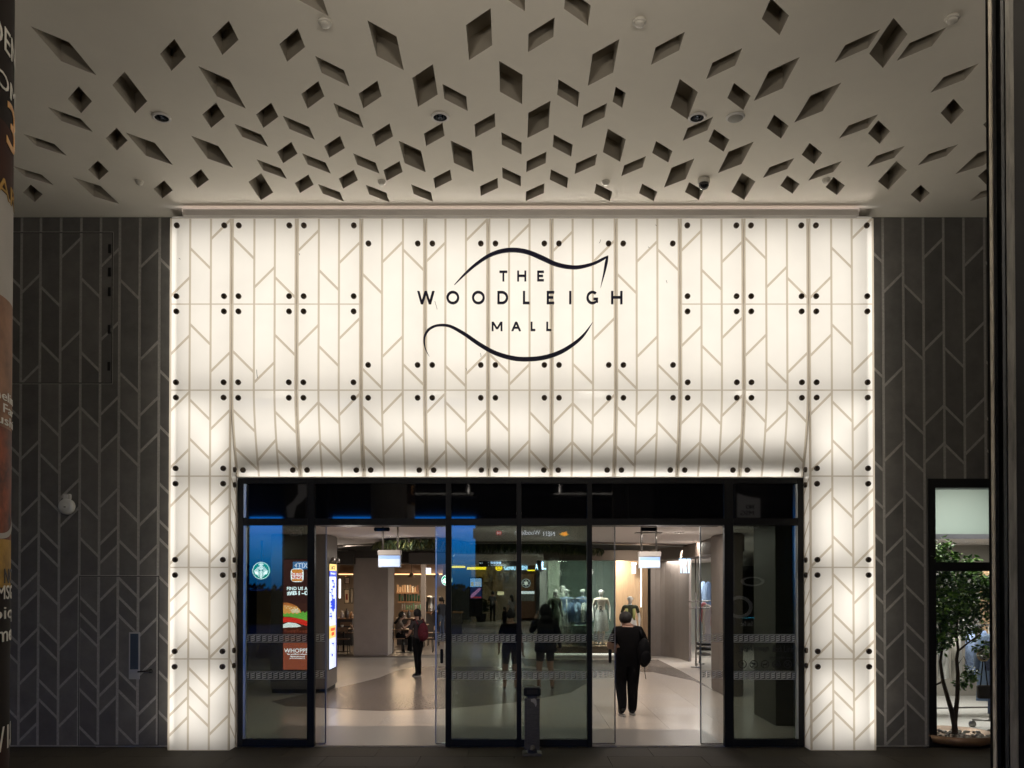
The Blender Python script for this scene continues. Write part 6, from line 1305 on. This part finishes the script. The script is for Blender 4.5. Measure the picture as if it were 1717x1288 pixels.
for k in range(110):
    r_, a_ = .45 * math.sqrt(rt.random()), rt.uniform(0, 6.28); o = link('pebble', rt.choice(pme), tr, loc=(r_ * math.cos(a_), r_ * math.sin(a_), .11 + rt.uniform(0, .012))); o.rotation_euler = (0, 0, rt.uniform(0, 3)); s = rt.uniform(.7, 1.5); o.scale = (s, s, s)
M_bark = mat('tree_bark', (.075, .05, .035), .85, noise=.4, nscale=18, stretch=(1, 1, .3), bump=.5, bscale=50)
def tx(px_): return pt(px_, 1000, 11.43 + tp.y + .12).x - tp.x
def tz(py_): return pt(1607, py_, 11.43 + tp.y + .12).z - .012
def stem(pts, r0, r1):
    P = [(tx(x), dy, tz(y)) for x, y, dy in pts]; P[0] = (P[0][0], P[0][1], max(.10, P[0][2])); n = len(P); MB().tube(P, [r0 + (r1 - r0) * k / (n - 1) for k in range(n)], 9).build('trunk', M_bark, tr)
stem([(1600, 1242, 0), (1599, 1215, 0), (1595, 1195, 0), (1589, 1170, .02), (1582, 1143, .03), (1577, 1110, .02), (1580, 1085, .0), (1574, 1050, -.03)], .042, .012)
stem([(1601, 1242, .02), (1601, 1210, .02), (1604, 1170, .0), (1604, 1130, -.02), (1602, 1105, -.02), (1606, 1090, 0), (1605, 1060, .03), (1610, 1020, .05)], .036, .012)
stem([(1606, 1092, 0), (1625, 1078, .03), (1645, 1066, .06), (1655, 1055, .08)], .014, .006); stem([(1582, 1143, .03), (1574, 1150, .1), (1566, 1140, .15), (1563, 1120, .18)], .016, .008); stem([(1580, 1085, 0), (1590, 1072, .1), (1597, 1050, .1)], .010, .005); stem([(1605, 1115, 0), (1612, 1100, -.05), (1622, 1130, -.1)], .008, .004)
m = MB(); lm = [mat('tree_leaf_a', (.085, .20, .035), .35), mat('tree_leaf_b', (.16, .30, .06), .35), mat('tree_leaf_c', (.035, .09, .03), .45)]
clumps = [(1580, 1010, .30), (1605, 995, .32), (1640, 985, .30), (1590, 1045, .24), (1625, 1035, .28), (1650, 1025, .26), (1575, 975, .26), (1600, 955, .26), (1590, 925, .22), (1640, 950, .2), (1655, 975, .22), (1618, 1010, .3), (1570, 1040, .2), (1600, 1068, .14), (1640, 1060, .16), (1560, 930, .22), (1625, 1128, .12), (1620, 1145, .10), (1545, 1000, .3), (1670, 1000, .3), (1582, 1082, .14), (1645, 1088, .14), (1572, 1062, .18)]
for (px_, py_, r_) in clumps:
    c = Vector((tx(px_), rt.uniform(-.18, .35), tz(py_)))
    for k in range(int(950 * r_ * r_ * 4) + 25):
        v = Vector((rt.gauss(0, 1), rt.gauss(0, 1), rt.gauss(0, 1))).normalized() * r_ * rt.random() ** .45; p_ = c + v
        if p_.y < -.48 + .0: continue
        ax = (Vector((rt.uniform(-1, 1), rt.uniform(-1, 1), rt.uniform(-.9, .4)))).normalized(); sd = ax.cross(Vector((rt.uniform(-1, 1), rt.uniform(-1, 1), 1))).normalized(); L_, w_ = rt.uniform(.05, .10), rt.uniform(.017, .029); up = ax.cross(sd) * .006
        m.add([p_, p_ + ax * L_ * .45 + sd * w_ + up, p_ + ax * L_, p_ + ax * L_ * .45 - sd * w_ + up], [(0, 1, 2), (0, 2, 3)], rt.randrange(3))
m.build('crown', lm, tr, kind='stuff')
q = on_z(1618, 1203, 0); rack(q.x + .1, q.y + .15, 1.5, 1.52, R(6), 'steel wheeled clothes rack of shirts behind the tree stems'); q2 = on_z(1665, 1230, 0); rack(q2.x + .15, q2.y + .1, .75, 1.55, R(80), 'second wheeled clothes rack end on beside the metal column')
for k, (dx_, m_, l) in enumerate(((-.62, mat('grey_cloth', (.32, .33, .33), .85), 'grey shirt at the left end of the rack behind the tree'), (-.38, M_wht, 'white shirt on the rack between the tree stems'), (-.16, mat('stone_cloth', (.50, .47, .42), .85), 'stone coloured shirt on the rack behind the right stem'), (.08, mat('blue_check_cloth', (.30, .40, .62), .85, noise=.4, nscale=25), 'blue checked shirt on the rack right of the tree stems'), (.30, M_den2, 'dark denim shirt on the rack right of the blue checked one'), (.52, mat('pale_blue_cloth', (.42, .50, .62), .85), 'pale blue shirt at the right end of the rack behind the tree'))): garment(q.x + .1 + dx_, q.y + .15, 1.425, .42, .72 + .06 * (k % 3), m_, l, R(6 + 60))
for k, (dy_, m_, l, h) in enumerate(((-.2, mat('navy_check_cloth', (.10, .13, .24), .85, noise=.5, nscale=25), 'long navy checked dress on the end on rack beside the metal column', 1.15), (.1, M_deni, 'long pale denim dress behind the navy checked dress', 1.0))): garment(q2.x + .12, q2.y + .1 + dy_, 1.455, .42, h, m_, l, R(-10))
q = pt(1649, 1098, 12.3); t = thing('straw_hat', 'round straw hat hanging on the rack right of the tree', 'hat', tuple(q)); m = MB(); m.lathe([(.10, 0), (.088, .012), (.075, .008), (.075, .0)], (0, 0, 0), 26, 'y'); m.build('brim', mat('straw', (.55, .40, .24), .8, noise=.2, nscale=30), t); MB().lathe([(.072, .002), (.06, -.05), (.0, -.06)], (0, 0, 0), 22, 'y').build('crown', mat('straw_pale', (.50, .46, .42), .8), t)
q = pt(1650, 1160, 12.3); t = thing('tote_bag', 'small dark brown bag hanging by long straps under the straw hat', 'bag', tuple(q)); bevel(MB().cbox((0, 0, 0), (.19, .08, .19)).build('bag', mat('dark_brown_leather', (.035, .024, .02), .5), t), .015)
for s_ in (-.05, .05): MB().tube([(s_, 0, .09), (s_ * .6, 0, .28), (s_ * .2, 0, .47)], .009).build('strap', M_black, t)

# ================================================================== ACROSS THE BAY (reflected in the door glass)
def VX(px, dist): return (px - PX) / F * dist
def VZ(py, dist): return 2.25 + (HORIZON - py) / F * dist
def RY(dist): return 2 * (DY + .045) - (dist - 11.43)       # real Y of what the glass shows at that optical distance
M_bay = mat('bay_concrete', (.05, .05, .052), .8, noise=.2, nscale=2)
bd = 43.0
blk = thing('facing_building', 'dark building across the drop off bay, mirrored in the door glass', 'building'); MB().box(VX(797, bd), 15.5, RY(bd) - 8, RY(bd), 0, 12).build('wall', M_bay, blk)
bl2 = thing('facing_building', 'narrow dark building block left across the bay, mirrored in the far left pane', 'building'); MB().box(-40, VX(414, bd), RY(bd) - .4, RY(bd), 0, 12).build('wall', M_bay, bl2)
pc_ = thing('bay_pillar', 'wide dark pillar of the bay, mirrored behind the advert screen', 'pillar'); MB().box(VX(473, 40), VX(549, 40), RY(40) - 1.2, RY(40), 0, CZ - .01).build('shaft', M_bay, pc_)
hg = thing('hedge', 'dark hedge along the far kerb, mirrored low in the panes', 'hedge'); m = MB()
for k in range(2200):
    x, z = rg.uniform(-20, 2), rg.uniform(0, 2.0) ; w = .16; y = RY(46) + rg.uniform(-.5, .5); zt2 = 1.9 + .25 * math.sin(x * 1.3) + .15 * math.sin(x * 3.1); z = min(z, zt2); a_ = rg.uniform(0, 3.1)
    m.add([(x - w * math.cos(a_), y - w * math.sin(a_), z), (x + w * math.cos(a_), y + w * math.sin(a_), z), (x + .1, y, z + .22)], [(0, 1, 2)])
m.build('foliage', mat('hedge_leaf', (.02, .035, .015), .7), hg, kind='stuff'); MB().box(-20, 2, RY(46) - .3, RY(46) + .3, -.01, 1.75).build('core', mat('hedge_core', (.012, .018, .01), .9), hg)
def sign_back(name, lab, px0, px1, py0, py1, dist, m_):
    t = thing(name, lab, 'sign'); MB().box(VX(px0, dist), VX(px1, dist), RY(dist) - .1, RY(dist), VZ(py1, dist), VZ(py0, dist)).build('board', m_, t); return t
def back_text(t, body, px0, px1, py0, py1, dist, m_, bold=.015):
    m = MB(); text_mb(m, body, VX(px0, dist), VX(px1, dist), VZ(py1, dist), VZ(py0, dist), RY(dist) + .012, .02, back=True, bold=bold); m.v = [(x, y, z) for x, y, z in m.v]; m.build('lettering', m_, t)
E1 = scr('exit_blue', (.03, .28, .62), 3.6); E2 = scr('exit_white', (.75, .85, 1.0), 5.0)
t = sign_back('exit_sign', 'blue lit exit sign across the bay, mirrored above the burger advert', 491, 524, 942, 954.5, 30, E1); back_text(t, 'EXIT', 499, 521, 943.8, 952.6, 30, E2)
m = MB(); q = [(VX(x, 30), VZ(y, 30)) for x, y in ((497.5, 944.5), (493.5, 948.3), (497.5, 952))]; m.prism(q, RY(30) + .002, RY(30) + .012); m.build('arrow', E2, t)
t = sign_back('station_sign', 'long dark station name sign across the bay, mirrored high in the middle panes', 793, 968, 886, 903, 32, mat('station_board', (.10, .10, .105), .5, emit=(.10, .10, .105), estr=.35)); S2 = scr('station_white', (.70, .74, .85), 4.2); S3 = scr('station_orange', (.85, .45, .03), 3.6)
back_text(t, 'NE11', 911, 930, 891.5, 898.8, 32, S2, .02); back_text(t, 'Woodleigh', 863, 906, 889, 899.5, 32, S2, .02)
m = MB()
for k in range(3): q = [(VX(x, 32), VZ(y, 32)) for x, y in ((937 + k * 3, 896 + k * 1.3), (943 + k * 3, 892.5 + k), (952 + k, 891 + k * 2.4), (948 + k, 894.5 + k * 2), (941 + k * 3, 897 + k * 1.3))]; m.prism(q, RY(32) + .002, RY(32) + .012)
m.build('emblem', S3, t)
m = MB(); q = [(VX(x, 32), VZ(y, 32)) for x, y in rrect(832, 841, 890.5, 897.5, 1.5)]; m.prism(q, RY(32) + .002, RY(32) + .012); m.build('station_badge', scr('badge_red', (.55, .03, .04), 3.2), t); back_text(t, 'M', 834, 839, 892, 896, 32, S2)
# two rear pillars carrying the same adverts, mirrored in the outer panes
M_rp = mat('rear_poster_dark', (.03, .025, .022), .5); M_rpw = mat('rear_poster_white', (.62, .60, .60), .5, emit=(.62, .60, .60), estr=.10)
t = sign_back('advert_poster', 'dark hanging poster across the bay, mirrored in the right hand pane', 1232, 1290, 760, 1090, 20, M_rp)
q = [(VX(x, 20), VZ(y, 20)) for x, y in ((1236, 868), (1236, 826), (1250, 832), (1275, 836), (1275, 868))]; MB().prism(q, RY(20) + .002, RY(20) + .008).build('poster_patch', M_rpw, t)
k_ = mat('rear_print_black', (.01, .01, .01), .5); back_text(t, 'NO', 1251, 1264, 846.5, 853.5, 19.99, k_); back_text(t, 'MSG', 1242, 1264, 856.5, 864, 19.99, k_); back_text(t, 'Spicy Ramen', 1232, 1272, 882, 888, 20, M_rpw); back_text(t, 'Sea Set', 1242, 1262, 1042, 1050, 20, M_rpw)
for (ex, ey, ra, rb) in ((1262, 975, 20, 8), (1240, 1018, 22, 19)):
    m = MB(); cx_, cz_ = VX(ex, 20), VZ(ey, 20); n = 24
    for j in range(n):
        a0_, a1_ = 2 * math.pi * j / n, 2 * math.pi * (j + 1) / n; m.add([(cx_ + g * ra / F * 20 * math.cos(a_), RY(20) + .006, cz_ + g * rb / F * 20 * math.sin(a_)) for g, a_ in ((1, a0_), (1, a1_), (.72, a1_), (.72, a0_))], [(0, 1, 2, 3)])
    m.build('bowl_print', M_rpw, t)
t = sign_back('advert_poster', 'dark hanging poster across the bay, mirrored left of the burger advert', 478, 512, 760, 935, 20, M_rp); back_text(t, 'Chicken', 482, 508, 884, 891, 20, M_rpw); back_text(t, 'Rib', 486, 506, 892, 899, 20, M_rpw)
q = [(VX(x, 20), VZ(y, 20)) for x, y in ((499, 812), (514, 812), (514, 832), (505, 842), (497, 848), (492, 868), (482, 868), (480, 850), (492, 840), (500, 828))]; MB().prism(q, RY(20) + .002, RY(20) + .008).build('poster_patch', M_rpw, t)
